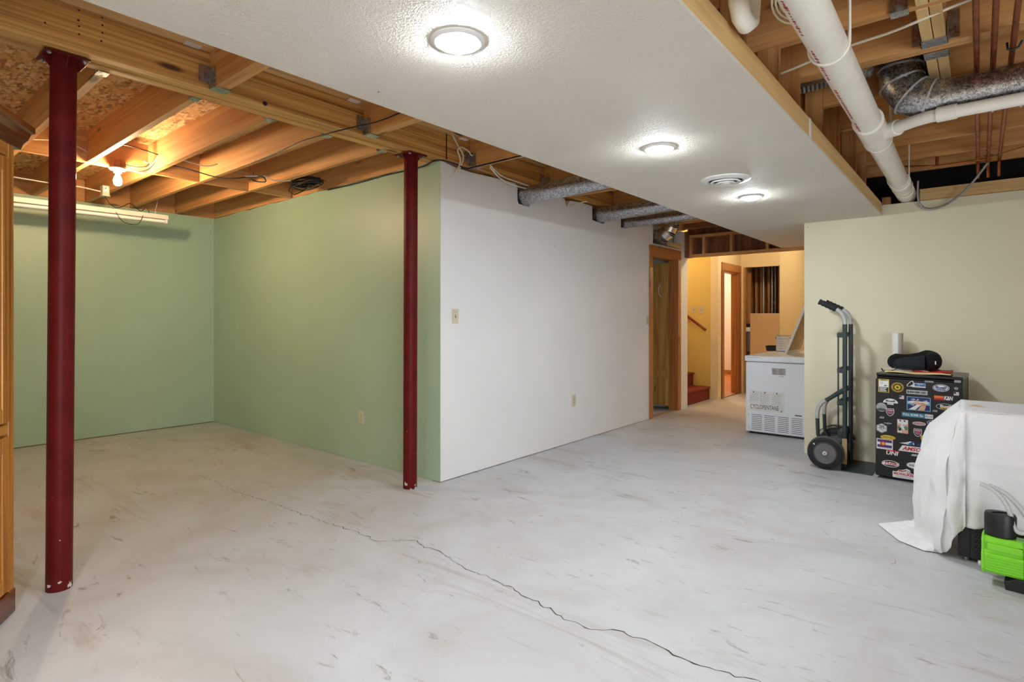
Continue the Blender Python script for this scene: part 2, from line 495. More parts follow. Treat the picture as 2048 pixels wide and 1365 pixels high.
for (y, z, r) in ((3.19, 2.405, 0.003), (4.45, 1.95, 0.004), (5.9, 2.13, 0.004), (6.30, 2.30, 0.004), (3.55, 1.7, 0.003)):
    MB().lathe([(r, 0), (r*0.5, 0.0008)], (XW, y, z), 8, 'x').build('nail_hole', 'dark_hole', ww)
MB().box((XG-0.11, -4.0, 0.0), (XG-0.012, YG, 0.04)).build('sole_plate', 'dark_stud_z', wl)
MB().box((XG, YG+0.004, 0.0), (XW-0.11, YG+0.05, 0.03)).build('sole_plate', 'dark_stud_z', wc)
MB().box((XW-0.09, YG+0.012, 0.0), (XW-0.012, 6.53, 0.03)).build('sole_plate', 'dark_stud_z', ww)
# room behind the first door
mb = MB()
mb.box((-5.2, 5.1, 0.0), (-5.1, 7.6, 2.45)).box((-5.2, 5.0, 0.0), (XW-0.10, 5.1, 2.30)).box((-5.2, 7.50, 0.0), (XW-0.10, 7.60, 2.45)).box((-5.2, 5.0, 2.40), (XW-0.10, 7.6, 2.45))
struct(mb.build('wall_store_room', 'white_paint'), 'dim store room walls behind the plank door')

# yellow wall, its return behind the freezer and what continues to the right
wy = MB().box((XY, YY, 0.0), (3.4, YY+0.012, 2.222)).build('wall_right', 'cream_paint')
struct(wy, 'cream yellow wall behind the hand truck and fridge')
MB().box((XY, YY+0.012, 0.0), (XY+0.012, 8.4, 2.30)).box((XY+0.012, YY+0.012, 0.0), (3.4, YY+0.10, 2.215)).build('return_panel', 'cream_paint', wy)
MB().box((-0.385, YY+0.012, 2.226), (3.4, YY+0.10, 2.322)).build('top_plate', 'pale_x', wy)
for x in (-0.62, 0.0, 0.61):
    MB().box((x-0.03, YY+0.02, 2.215), (x+0.03, YY+0.09, 2.29)).build('cripple_block', 'stud_z', wy)
MB().lathe([(0.004, 0), (0.003, 0.0008)], (XY+0.03, YY-0.0008, 2.09), 8, 'y').build('nail_hole', 'dark_hole', wy)
MB().box((XY+0.012, 5.98, 2.0), (3.4, 6.0, ZT)).box((XY+0.012, 7.9, 0), (3.4, 8.0, ZT)).build('shade_panel', 'dark_hole', wy)  # near-black panels, the shade of the unlit cavity put into their colour

# walls of the room behind the camera
wb = MB().box((-9.4, -4.2, 0.0), (3.4, -4.08, ZT)).build('wall_back', 'cream_paint')
struct(wb, 'cream wall at the back of the basement')
we = MB()
we.box((3.3, -4.2, 0.0), (3.4, -2.9, ZT)).box((3.3, 0.3, 0.0), (3.4, 5.8, ZT)).box((3.3, -2.9, 2.1), (3.4, 0.3, ZT)).box((3.3, -2.9, 0.0), (3.4, 0.3, 0.12))
struct(we.build('wall_fill_side', 'cream_paint'), 'cream wall with an invented window opening')
mb = MB()
for y in (-2.9, -1.35, 0.22): mb.box((3.28, y, 0.12), (3.36, y+0.08, 2.1))
mb.box((3.28, -2.9, 0.12), (3.36, 0.3, 0.18)).box((3.28, -2.9, 2.04), (3.36, 0.3, 2.1))
struct(mb.build('added_window_1', 'white_plastic'), 'invented white window frame around the fill light')  # window added out of view to frame the fill light
la = bpy.data.lights.new('fill_area_light', 'AREA'); la.shape = 'RECTANGLE'; la.size = 3.1; la.size_y = 1.9  # area light added as fill at the invented window
la.energy = SIDE_FILL; la.color = (0.86, 0.93, 1.0)
lo = bpy.data.objects.new('fill_area_light', la); COL.objects.link(lo)
lo.location = (3.42, -1.3, 1.1); lo.rotation_euler = (PI/2, 0, PI/2)

# subfloor above everything, with joists as its pieces
ce = MB().box((-9.5, -4.2, ZT), (3.4, 13.0, ZT+0.02)).build('ceiling', 'osb')
struct(ce, 'strand board subfloor over open joists')
rnd = lambda a: random.uniform(-a, a)
# left bay joists, hung from the beam
for y in (-3.35, -2.93, -2.51, -2.09, -1.67, -1.25, -0.83, -0.41, 0.01, 0.43, 0.855, 1.28, 1.705, 2.10, 2.545):
    MB().box((XG+0.01, y-0.019, ZJ), (-3.30, y+0.019, ZT)).build('joist', 'joist_x', ce)
    if y > -0.5:
        h = MB().box((-3.36, y-0.024, ZJ-0.003), (-3.295, y+0.024, ZJ)).box((-3.36, y-0.024, ZJ), (-3.295, y-0.020, ZJ+0.12)).box((-3.36, y+0.020, ZJ), (-3.295, y+0.024, ZJ+0.12))
        h.build('joist_hanger', 'galvanised_bracket', ce)
MB().box((XG+0.01, YG-0.002, ZJ), (-3.30, YG+0.040, ZT)).build('rim_joist', 'joist_x', ce)
MB().box((XG-0.11, -4.0, ZJ), (XG-0.07, YG+0.04, ZT)).build('rim_joist', 'joist_y', ce)
ys = [-0.41, 0.01, 0.43, 0.855, 1.28, 1.705, 2.10, 2.545, 2.955]
for i, (a_, b_) in enumerate(zip(ys[:-1], ys[1:])):
    x = -5.33 + (0.012 if i % 2 else -0.012)
    MB().box((x-0.019, a_+0.019, ZJ), (x+0.019, b_-0.019, ZT)).build('blocking', 'joist_y', ce)
# joists between the beam and the soffit
JM = (-0.7, 0.30, 1.305, 2.27, 3.27, 4.26, 4.70, 5.55, 6.30, 6.95)
for y in JM:
    MB().box((-3.12, y-0.030, ZJ), (-1.5, y+0.008, ZT)).build('joist', 'joist_x', ce)
    if y < 4.3:
        MB().box((-3.12, y+0.008, ZJ+0.004), (-1.5, y+0.044, ZT)).build('joist', 'joist_x', ce)
        h = MB().box((-3.12, y-0.036, ZJ-0.004), (-3.05, y+0.050, ZJ))
        h.box((-3.118, y-0.037, ZJ), (-3.05, y-0.032, ZJ+0.10)).box((-3.121, y-0.085, ZJ+0.03), (-3.117, y-0.033, ZJ+0.12)).box((-3.121, y+0.048, ZJ+0.03), (-3.117, y+0.085, ZJ+0.12))
        h.build('joist_hanger', 'galvanised_bracket', ce)
# joists right of the soffit
for y in (-3.4, -2.93, -2.46, -1.99, -1.52, -1.05, -0.58, -0.11, 0.36, 0.83, 1.30, 1.76, 2.22, 2.69, 3.63, 4.155, 4.755, 5.23, 5.68):
    MB().box((-1.5, y-0.019, ZJ), (3.3, y+0.019, ZT)).build('joist', 'joist_x', ce)
for y in (3.10, 3.14):
    MB().box((-1.5, y, ZJ), (3.3, y+0.038, ZT)).build('joist', 'joist_x', ce)
for (x0, y0, y1) in ((-0.195, 2.709, 3.06), (-0.195, 3.22, 3.60)):
    for k in (0, 1):
        MB().box((x0+0.043*k, y0, ZJ-0.004), (x0+0.043*k+0.040, y1, ZT)).build('header', 'pale_y', ce, bevel=0.002)
for (x0, y0, y1, sy) in ((-0.195, 3.02, 3.10, 1), (-0.195, 3.178, 3.25, -1)):
    h = MB().box((x0-0.006, y0, ZJ-0.008), (x0+0.089, y1, ZJ-0.003))
    ya, yb = (y1-0.004, y1) if sy > 0 else (y0, y0+0.004)
    h.box((x0-0.006, y0, ZJ-0.008), (x0-0.003, y1, ZJ+0.09)).box((x0+0.087, y0, ZJ-0.008), (x0+0.090, y1, ZJ+0.09))
    h.box((x0-0.040, ya, ZJ+0.01), (x0-0.004, yb, ZJ+0.13)).box((x0+0.088, ya, ZJ+0.01), (x0+0.128, yb, ZJ+0.13))
    h.build('header_hanger', 'galvanised_bracket', ce)
h = MB().box((-0.275, 2.662, ZJ-0.006), (-0.215, 2.716, ZJ-0.001)).box((-0.275, 2.660, ZJ-0.006), (-0.215, 2.664, ZJ+0.07))
h.build('header_hanger', 'galvanised_bracket', ce)
MB().box((-0.195+0.005, 1.2, ZJ-0.004), (-0.195+0.043, 2.671, ZT)).build('header', 'pale_y', ce)
MB().box((-0.195+0.048, 1.2, ZJ-0.004), (-0.195+0.086, 2.671, ZT)).build('header', 'pale_y', ce)
# tin pan between two joists, flush above the drain
MB().box((-1.2, 3.18, ZJ+0.012), (-0.40, 3.27, ZJ+0.05)).build('joist_pan', 'galvanised_bracket', ce)

# built-up beam on the columns
be = thing('beam', 'built-up timber beam carried on the red columns', None, (-3.21, 3.0, ZJ), kind='structure')
for k, x in enumerate((-3.30, -3.24, -3.18)):
    MB().box((x, -4.0, ZJ + (0.009 if k == 1 else 0)), (x+0.055, 7.5, 2.652)).build('ply', 'beam_y', be, bevel=0.004)
MB().box((-3.31, -4.0, 2.652), (-3.075, 7.5, ZT)).build('plate', 'pale_y', be)
for (y, z) in ((0.715, 2.637), (0.713, 2.591), (0.715, 2.565), (0.715, 2.529), (0.803, 2.640), (0.803, 2.605), (0.803, 2.570), (0.799, 2.530), (0.595, 2.533)):
    MB().lathe([(0.004, 0), (0.003, 0.0008)], (-3.122, y, z), 8, 'x').build('nail_hole', 'dark_hole', be)
MB().lathe([(0.013, 0), (0.012, 0.004), (0.006, 0.006)], (-3.122, 1.573, 2.468), 12, 'x').build('bolt_hole', 'black_plastic', be)
for y in (1.305, 2.27, 3.27):
    for dy in (-0.16, 0.10):
        MB().box((-3.118, y+dy, 2.644), (-3.080, y+dy+0.075, 2.651)).build('shim', 'label_paper', be)
MB().box((-3.124, 2.985, ZJ+0.002), (-3.119, 2.991, 2.65)).build('splice_joint', 'dark_hole', be)

# dropped drywall soffit
so = thing('ceiling_soffit', 'dropped drywall soffit with recessed lights', None, (-1.28, 3.0, ZS), kind='structure')
MB().box((-1.91, -4.0, ZS), (-0.645, 2.45, ZS+0.0127)).build('drywall_sheet', 'soffit_paint', so)
MB().box((-1.9105, 2.4525, ZS+0.0004), (-0.645, 5.763, ZS+0.0127)).build('drywall_sheet', 'soffit_paint', so)
MB().box((-1.9105, 5.763, ZS), (XY, 7.60, ZS+0.0127)).build('drywall_sheet', 'soffit_paint', so)
MB().box((-0.685, -4.0, ZS+0.0127), (-0.645, 5.72, ZS+0.105)).build('rim_board', 'pale_y', so, bevel=0.002)
MB().box((-1.90, -4.0, ZS+0.0127), (-1.862, 7.6, ZS+0.05)).build('rim_board', 'dark_x', so)
MB().box((-0.6455, 3.06, ZS+0.013), (-0.6435, 3.10, ZS+0.105)).build('plaster_smear', 'label_paper', so)
for y in (0.36, 1.30, 2.22, 2.70, 3.06, 3.60, 4.11, 4.71, 5.18):
    MB().box((-0.775, y-0.022, ZS+0.0127), (-0.687, y+0.016, ZT)).build('hanger_stud', 'stud_z', so)
for y in (0.3, 1.3, 2.27, 3.27, 4.3, 5.3, 6.3, 7.3):
    MB().box((-1.86, y-0.019, ZS+0.0127), (-0.687 if y < 5.7 else XY, y+0.019, ZS+0.05)).build('cross_strip', 'dark_x', so)
for (x, y) in ((-1.80, 1.36), (-1.80, 3.10), (-1.75, 4.3), (-1.80, 5.9)):
    MB().lathe([(0.004, 0), (0.003, -0.0006)], (x, y, ZS), 8).build('nail_hole', 'dark_hole', so)

# ---- far hall
mb = MB()
hb = thing('beam_header', 'open framed timber header across the hall', None, (-2.2, 7.62, 2.0), kind='structure')
MB().box((-3.10, 7.585, 2.092), (XY, 7.675, 2.130)).build('bottom_plate', 'joist_x', hb)
MB().box((-3.10, 7.585, 2.36), (XY, 7.675, 2.398)).build('top_plate', 'joist_x', hb)
MB().box((-3.155, 7.665, 2.125), (XY, 7.685, ZT)).build('back_board', 'dark_stud_z', hb)
MB().box((-3.10, 7.40, ZJ), (XY, 7.438, ZT)).build('joist', 'dark_x', hb)
for x in (-3.10, -2.92, -2.55, -2.10, -1.70, -1.32):
    MB().box((x, 7.59, 2.130), (x+0.038, 7.665, 2.36)).build('cripple_stud', 'pale_z', hb)
MB().box((-3.155, 7.56, 2.09), (-3.10, 7.69, 2.45)).build('end_post', 'dark_stud_z', hb)
# stair side wall with returning end, wall around door two, hall end wall
ws = MB().box((-5.2, 8.67, 0.0), (-3.20, 8.79, ZT)).build('wall_stair', 'stair_paint'); struct(ws, 'golden wall beside the stair')
MB().box((-3.20, 8.67, 0.0), (-3.085, 8.79, ZT)).build('wall_end', 'hall_paint', ws)
struct(MB().box((-5.2, 7.56, 0.0), (XW-0.10, 7.66, ZT)).box((-5.3, 7.56, 0.0), (-5.2, 8.8, ZT)).build('wall_stair_well', 'stair_paint'), 'golden wall of the stair well')
wd = MB().prism([(8.79, 2.07), (9.66, 2.07), (9.66, 0.0), (9.78, 0.0), (9.78, ZT), (8.79, ZT)], 'x', -3.20, -3.085).build('wall_door', 'hall_paint')
struct(wd, 'warm cream hall wall around the far doorway')
wh = MB().prism([(-3.085, 0.0), (-3.050, 0.0), (-3.050, 2.10), (-2.485, 2.10), (-2.485, 0.0), (-2.475, 0.0), (-2.475, ZT), (-3.085, ZT)], 'y', 9.75, 9.86).build('wall_hall_end', 'hall_paint')
struct(wh, 'warm cream wall at the end of the hall with an open closet')
wo = MB().box((-2.487, 9.86, 0.0), (-2.475, 12.6, ZT)).build('wall_passage', 'hall_paint'); struct(wo, 'warm cream wall of the passage beyond the closet')
struct(MB().box((-2.475, 12.5, 0.0), (1.0, 12.6, ZT)).box((0.9, 8.0, 0), (1.0, 12.6, ZT)).build('wall_passage_end', 'hall_paint'), 'warm cream wall closing the passage')
# closet framing
cl = MB().box((-3.2, 10.55, 0.0), (-2.487, 10.60, ZT)).box((-3.2, 9.86, 0.0), (-3.15, 10.6, ZT)).build('wall_closet', 'dark_stud_z'); struct(cl, 'dark framing at the back of the utility closet')
MB().box((-3.10, 9.98, 0.0), (-2.995, 10.02, ZT)).build('stud', 'stud_z', cl)
for x in (-3.13, -3.04, -2.955, -2.83, -2.66, -2.55):
    MB().box((x-0.019, 10.42, 0.0), (x+0.019, 10.55, ZT)).build('stud', 'stud_z', cl)
MB().box((-3.05, 9.752, 0.0), (-3.015, 9.86, 2.10)).build('jamb_stud', 'stud_z', cl)
# bright room beyond door two
wr = MB().box((-6.2, 12.6, 0.0), (-2.49, 12.7, ZT)).box((-6.3, 8.8, 0.0), (-6.2, 12.7, ZT)).build('wall_far_room', 'pale_room_paint')
struct(wr, 'pale wall of the room beyond the far doorway')
fr = MB().box((-6.2, 8.79, 0.0), (-3.14, 12.6, 0.012)).build('floor_far_room', 'oak_floor'); struct(fr, 'orange wood floor beyond the far doorway')
bb = MB().box((-6.2, 12.585, 0.012), (-2.9, 12.6, 0.11)).build('baseboard_far', 'casing_y'); struct(bb, 'brown baseboard in the room beyond the doorway')
MB().box((-3.2, 9.78, 0), (-3.15, 12.6, ZT)).build('side_panel', 'pale_room_paint', wr)

# door trims
def casing(name, y0, y1, z1, xf, w, label, jd=0.115):
    t = thing(name, label, None, (xf, (y0+y1)/2, 0), kind='structure')
    MB().box((xf, y0, 0), (xf+0.018, y0+w, z1-0.12)).build('side_casing', 'casing_z', t, bevel=0.002)
    MB().box((xf, y1-w, 0), (xf+0.018, y1, z1-0.12)).build('side_casing', 'casing_z', t, bevel=0.002)
    MB().box((xf, y0, z1-0.12), (xf+0.020, y1, z1)).build('head_casing', 'casing_y', t, bevel=0.002)
    MB().box((xf-jd, y0+w, 0), (xf, y0+w+0.018, z1-0.12)).build('jamb', 'casing_z', t)
    MB().box((xf-jd, y1-w-0.018, 0), (xf, y1-w, z1-0.12)).build('jamb', 'casing_z', t)
    MB().box((xf-jd, y0+w, z1-0.138), (xf, y1-w, z1-0.12)).build('head_jamb', 'casing_y', t)
    MB().box((xf-jd*0.55, y0+w+0.018, 0), (xf-jd*0.25, y0+w+0.03, z1-0.138)).build('door_stop', 'casing_z', t)
    MB().box((xf-jd*0.55, y1-w-0.03, 0), (xf-jd*0.25, y1-w-0.018, z1-0.138)).build('door_stop', 'casing_z', t)
    return t
casing('trim_1', 6.465, 7.40, 2.165, XW, 0.085, 'brown wooden frame of the plank door by the white wall')
casing('trim_2', 8.80, 9.70, 2.12, -3.085, 0.09, 'brown wooden frame of the far lit doorway')
MB().box((XW-0.10, 6.55, 0.0), (XW, 7.31, 0.004)).build('threshold', 'stain_tan', bpy.data.objects['trim_1'])
MB().box((-3.2, 8.89, 0.0), (-3.085, 9.61, 0.014)).build('threshold', 'casing_y', bpy.data.objects['trim_2'])
# plank door folded back inside the store room
d = thing('door_1', 'pine plank door with battens standing open inside the store room', None, (-3.6, 7.25, 0), kind='structure')
for k in range(5):
    MB().box((-3.262-0.145*(k+1)+0.002, 7.255, 0.06), (-3.262-0.145*k, 7.285, 2.0)).build('plank', 'door_pine', d, bevel=0.003)
for (z0, z1) in ((0.44, 0.56), (1.62, 1.74)):
    MB().box((-3.98, 7.232, z0), (-3.262, 7.255, z1)).build('batten', 'door_pine', d, bevel=0.003)
MB().tube([(-3.36, 7.23, 1.70), (-3.375, 7.20, 1.66), (-3.37, 7.21, 1.58), (-3.345, 7.225, 1.54)], 0.004, 6).build('rope_pull', 'cable_white', d, smooth=60)

# ================================================================== FIXTURES
# ---- steel columns
def column(x, y, lean, label):
    c = thing('steel_column', label, 'column', (x, y, 0), group='red steel columns')
    r = 0.0505
    mb = MB()
    mb.tube([(x, y, 0), (x + lean[0], y + lean[1], ZJ - 0.008)], r, 36)
    mb.build('post', 'red_steel', c, smooth=40)
    tx, ty = x + lean[0], y + lean[1]
    MB().box((tx-0.085, ty-0.085, ZJ-0.009), (tx+0.085, ty+0.085, ZJ-0.001)).build('cap_plate', 'red_steel', c, bevel=0.002)
    g = MB()
    for sx, sy in ((1, 0), (-1, 0), (0, 1), (0, -1)):
        a_ = Vector((tx, ty, ZJ-0.009)); u = Vector((sx, sy, 0)); w = Vector((-sy, sx, 0)) * 0.003
        p = [a_ + u*0.045, a_ + u*0.082, a_ + u*0.045 - Vector((0, 0, 0.05))]
        g.add([q - w for q in p] + [q + w for q in p], [(0,1,2), (5,4,3), (0,3,4,1), (1,4,5,2), (2,5,3,0)])
    g.build('gusset', 'red_steel', c)
    for sx, sy in ((0.065, 0.065), (-0.065, 0.065), (0.065, -0.065), (-0.065, -0.065)):
        MB().lathe([(0.010, 0), (0.010, -0.006), (0.006, -0.010)], (tx+sx, ty+sy, ZJ-0.009), 8).build('bolt', 'steel', c)
    # paint chipped off around the foot
    for k in range(16):
        an = random.uniform(0, 2*PI); z = random.choice((random.uniform(0.0, 0.06), random.uniform(0.0, 0.05), random.uniform(0.06, 0.5)))
        big = 1.0 if z < 0.06 else 0.25
        w = random.uniform(0.08, 0.34) * big; hh = random.uniform(0.006, 0.022) * big
        vs = []; n = 13
        for q in range(n):
            t = 2*PI*q/n; rr = random.uniform(0.25, 1.0)
            aa = an + w*rr*math.cos(t); zz = max(0.001, z + hh*rr*math.sin(t))
            vs.append((x + lean[0]*zz/2.45 + (r+0.0007)*math.cos(aa), y + lean[1]*zz/2.45 + (r+0.0007)*math.sin(aa), zz))
        MB().add(vs, [tuple(range(n))]).build('paint_chip', 'bare_chip', c)
    return c
column(-3.284, 0.677, (0.012, 0.014), 'thick dark red steel column standing beside the wooden cabinet')
column(-3.237, 2.729, (0.006, 0.004), 'dark red steel column in front of the green and white wall corner')

plain('rusty_steel', S(120, 74, 50), 0.6, metal=0.3, var=0.3, vs=30)
# ---- recessed lights and vent in the soffit
def downlight(y, label):
    t = thing('recessed_light', label, 'light', (-1.275, y, ZS), group='recessed soffit lights')
    x = -1.275
    MB().lathe([(0.086, 0.0), (0.086, -0.003), (0.074, -0.009), (0.062, -0.009), (0.060, 0.0)], (x, y, ZS), 40, caps=False).build('trim_ring', 'white_plastic', t, smooth=40)
    MB().lathe([(0.0605, -0.004), (0.058, -0.014), (0.042, -0.022), (0.003, -0.025)], (x, y, ZS), 20).build('lens', 'downlight_lens', t, smooth=60)
    return t
downlight(1.27, 'large glowing recessed light nearest the camera in the soffit')
downlight(2.73, 'glowing recessed light in the middle of the soffit row')
downlight(4.245, 'glowing recessed light just beyond the round vent')
for i, y in enumerate((-0.2, -1.68, -3.15)):  # unseen lamps added behind the visible row to raise the room light
    downlight(y, ('added unseen recessed light above the camera', 'added unseen recessed light behind the camera', 'added unseen recessed light near the back wall')[i])
t = thing('ceiling_vent', 'round white ceiling vent between two recessed lights', 'vent', (-1.241, 3.617, ZS))
c0 = (-1.241, 3.617, ZS)
MB().lathe([(0.150, 0.0), (0.148, -0.006), (0.125, -0.014), (0.108, -0.016), (0.104, -0.008), (0.104, 0.0)], c0, 40, caps=False).build('flange', 'white_plastic', t, smooth=40)
for (ra, rb, z) in ((0.092, 0.078, -0.030), (0.060, 0.048, -0.036)):
    MB().lathe([(ra, z+0.012), (ra-0.004, z+0.004), (rb, z+0.020), (rb+0.003, z+0.022)], c0, 36, caps=False).build('louvre_ring', 'white_plastic', t, smooth=50)
MB().lathe([(0.034, -0.024), (0.032, -0.034), (0.004, -0.040)], c0, 28).build('centre_disc', 'white_plastic', t, smooth=50)
MB().lathe([(0.104, -0.002), (0.06, -0.0015), (0.001, -0.001)], c0, 28).build('throat', 'dark_hole', t)

# ---- bare bulb in its porcelain holder on an octagon box
t = thing('bulb_lampholder', 'lit bare bulb in a porcelain holder between the joists', 'light', (-5.262, 1.455, 2.37))
c0 = (-5.262, 1.455, 0)
MB().lathe([(0.052, 2.441), (0.052, 2.496)], c0, 8).build('junction_box', 'rusty_steel', t)
MB().box((-5.312, 1.447, 2.478), (-5.262, 1.463, 2.488)).build('box_bracket', 'cast_steel', t)
MB().lathe([(0.058, 2.440), (0.060, 2.432), (0.052, 2.424), (0.030, 2.418), (0.026, 2.402), (0.021, 2.400)], c0, 28).build('porcelain_base', 'white_plastic', t, smooth=50)
MB().lathe([(0.013, 2.402), (0.014, 2.386), (0.022, 2.368), (0.029, 2.348), (0.030, 2.334), (0.026, 2.316), (0.016, 2.304), (0.002, 2.300)], c0, 12).build('glass_bulb', 'bulb_glow', t, smooth=60)

# ---- fluorescent strip light hanging under the joists near the green wall
t = thing('fluorescent_fixture', 'unlit long fluorescent strip light hanging on the green wall side', 'light', (-6.450, 1.1, 2.28))
def fl_z(y): return 2.224 + 0.004 * (y - 1.0)
def fl_bar(x0, x1, za, zb, name, mat, y0=-0.10, y1=2.21, bev=0.004):
    vs = []
    for y in (y0, y1):
        for x, z in ((x0, za), (x1, za), (x1, zb), (x0, zb)): vs.append((x, y, fl_z(y) + z))
    MB().add(vs, [(0,1,2,3), (7,6,5,4), (0,4,5,1), (1,5,6,2), (2,6,7,3), (3,7,4,0)]).build(name, mat, t, bevel=bev)
fl_bar(-6.510, -6.390, 0.030, 0.075, 'housing', 'fluor_housing')
fl_bar(-6.460, -6.440, 0.018, 0.030, 'ballast_cover', 'fluor_housing', -0.09, 2.20, 0.002)
for x in (-6.482, -6.418):
    MB().tube([(x, -0.07, fl_z(-0.07)+0.010), (x, 2.18, fl_z(2.18)+0.010)], 0.0165, 14).build('tube', 'fluor_tube', t, smooth=40)
    for y in (-0.08, 2.195):
        MB().box((x-0.012, y-0.010, fl_z(y)-0.006), (x+0.012, y+0.010, fl_z(y)+0.032)).build('lamp_socket', 'white_plastic', t)
for y in (0.1, 2.11):
    MB().tube([(-6.490, y, fl_z(y)+0.075), (-6.450, y+0.02, ZJ-0.005), (-6.410, y, fl_z(y)+0.075)], 0.0015, 5).build('hanger_wire', 'steel', t)
MB().lathe([(0.012, 0), (0.004, 0.02)], (-6.450, 2.13, ZJ-0.01), 8).build('hook', 'steel', t)
# outlet box on the joist
t = thing('outlet_box', 'white surface outlet box screwed to the joist by the bulb', 'outlet', (-6.36, 1.655, 2.44))
MB().box((-6.41, 1.630, 2.405), (-6.33, 1.686, 2.50)).build('body', 'ivory_plastic', t, bevel=0.004)
MB().box((-6.42, 1.622, 2.400), (-6.32, 1.690, 2.408)).build('cover_plate', 'ivory_plastic', t, bevel=0.002)
MB().box((-6.329, 1.640, 2.44), (-6.327, 1.676, 2.49)).build('receptacle', 'white_plastic', t)
MB().box((-6.3275, 1.650, 2.465), (-6.326, 1.656, 2.48)).build('slot', 'dark_hole', t)

# ---- cables among the left joists
def cable(name, pts, r, mat, label, cat='cable', group=None):
    # smooth the polyline
    P = [Vector(p) for p in pts]; out = []
    for i in range(len(P)-1):
        p0 = P[max(0, i-1)]; p1 = P[i]; p2 = P[i+1]; p3 = P[min(len(P)-1, i+2)]
        for k in range(6):
            s_ = k/6
            out.append(0.5*((2*p1) + (p2-p0)*s_ + (2*p0-5*p1+4*p2-p3)*s_*s_ + (3*p1-p0-3*p2+p3)*s_**3))
    out.append(P[-1])
    return tag(MB().tube(out, r, 7).build(name, mat, smooth=60), label, cat, group)
cable('power_cord', [(-6.37, 1.66, 2.40), (-6.38, 1.70, 2.34), (-6.40, 1.76, 2.315), (-6.42, 1.82, 2.34), (-6.43, 1.88, 2.38), (-6.44, 1.93, 2.35), (-6.44, 1.98, 2.32), (-6.42, 2.02, 2.36), (-6.43, 2.05, 2.305)], 0.0035, 'cable_black', 'thin dark cord of the fluorescent strip light', 'cord')
cable('loose_cord', [(-6.385, 1.75, 2.27), (-6.375, 1.80, 2.19), (-6.375, 1.87, 2.168), (-6.38, 1.94, 2.185), (-6.385, 1.98, 2.27)], 0.003, 'cable_black', 'loop of dark cord hanging below the strip light', 'cord')
cable('wall_cable', [(-5.24, 1.50, 2.46), (-5.21, 1.57, 2.43), (-5.20, 1.63, 2.445), (-5.18, 1.675, 2.50), (-5.08, 1.683, 2.56)], 0.006, 'cable_white', 'white cable curling from the bulb box to the joist')
cable('wall_cable', [(-5.24, 1.50, 2.475), (-5.22, 1.57, 2.465), (-5.22, 1.63, 2.48), (-5.24, 1.665, 2.515), (-5.27, 1.64, 2.535)], 0.006, 'cable_white', 'short white cable hook beside the bulb box')
cable('wall_cable', [(-5.28, 0.90, 2.54), (-5.25, 1.05, 2.56), (-5.25, 1.18, 2.55), (-5.28, 1.26, 2.53)], 0.005, 'cable_white', 'white cable sagging in the joist bay behind the near column')
cable('wire_run', [(-5.0, 1.30, 2.57), (-4.98, 1.48, 2.56), (-5.02, 1.66, 2.55)], 0.004, 'cable_black', 'dark wire crossing the joist bay above the bulb')
cable('wall_cable', [(-6.55, 0.42, 2.50), (-6.55, 0.70, 2.51), (-6.50, 0.86, 2.49), (-6.45, 1.25, 2.47), (-6.42, 1.45, 2.47), (-6.40, 1.63, 2.45)], 0.006, 'cable_white', 'white cable running to the outlet box on the joist')
cable('wall_cable', [(-4.95, 1.73, 2.55), (-4.97, 1.84, 2.53), (-4.97, 2.00, 2.52), (-4.94, 2.08, 2.55)], 0.005, 'cable_white', 'white cable crossing the second lit joist bay')
cable('wire_run', [(-5.25, 1.73, 2.54), (-5.1, 1.90, 2.50), (-4.95, 2.06, 2.44), (-4.82, 2.16, 2.425), (-4.70, 2.26, 2.44), (-4.60, 2.30, 2.43), (-4.68, 2.36, 2.41), (-4.78, 2.30, 2.43), (-4.60, 2.22, 2.45)], 0.005, 'cable_black', 'tangled dark wire hanging under the lit joists')
cable('wall_cable', [(-4.70, 2.20, 2.43), (-4.62, 2.32, 2.44), (-4.60, 2.40, 2.42), (-4.55, 2.52, 2.43)], 0.005, 'cable_white', 'white cable end near the tangled dark wire')
# coil of black cable above the green wall
t = thing('cable_coil', 'coil of black cable tucked above the green wall', 'cable', (-4.70, 2.75, 2.44))
for k in range(7):
    r_ = 0.10 + 0.006*k; dz = random.uniform(-0.02, 0.03); dx = rnd(0.02)
    pts = [(-4.70+dx + r_*1.5*math.cos(a_*PI/9), 2.76 + r_*0.75*math.sin(a_*PI/9), 2.475+dz + 0.012*math.sin(a_*PI/9*2+k)) for a_ in range(19)]
    MB().tube(pts, 0.006, 6, caps=False).build('loop', 'cable_black', t, smooth=60)
MB().tube([(-4.78, 2.66, 2.46), (-4.80, 2.64, 2.40), (-4.74, 2.66, 2.36), (-4.65, 2.70, 2.39), (-4.60, 2.72, 2.44)], 0.005, 6).build('tail', 'cable_black', t, smooth=60)
MB().tube([(-4.70, 2.953, 2.53), (-4.70, 2.80, 2.505), (-4.70, 2.74, 2.52)], 0.004, 6).build('nail_hook', 'steel', t)
cable('wire_run', [(-4.65, 2.94, 2.44), (-4.2, 2.945, 2.435), (-3.8, 2.945, 2.44), (-3.45, 2.94, 2.43), (-3.30, 2.93, 2.43), (-3.17, 2.94, 2.452), (-3.10, 3.05, 2.435), (-3.08, 3.15, 2.415), (-3.06, 3.23, 2.44), (-2.90, 3.255, 2.448), (-2.4, 3.25, 2.45), (-1.95, 3.25, 2.45)], 0.006, 'cable_black', 'black cable run along the top of the green wall')
cable('wire_run', [(-3.10, 2.02, 2.42), (-3.0, 2.10, 2.45), (-2.9, 2.22, 2.50), (-2.5, 2.225, 2.52), (-2.0, 2.225, 2.53)], 0.004, 'cable_black', 'thin dark wire passing the middle joist hanger')
cable('wire_run', [(-3.10, 2.02, 2.42), (-3.5, 2.02, 2.44), (-3.9, 2.05, 2.44), (-4.3, 2.06, 2.44)], 0.004, 'cable_black', 'thin dark wire running along a left joist bottom')
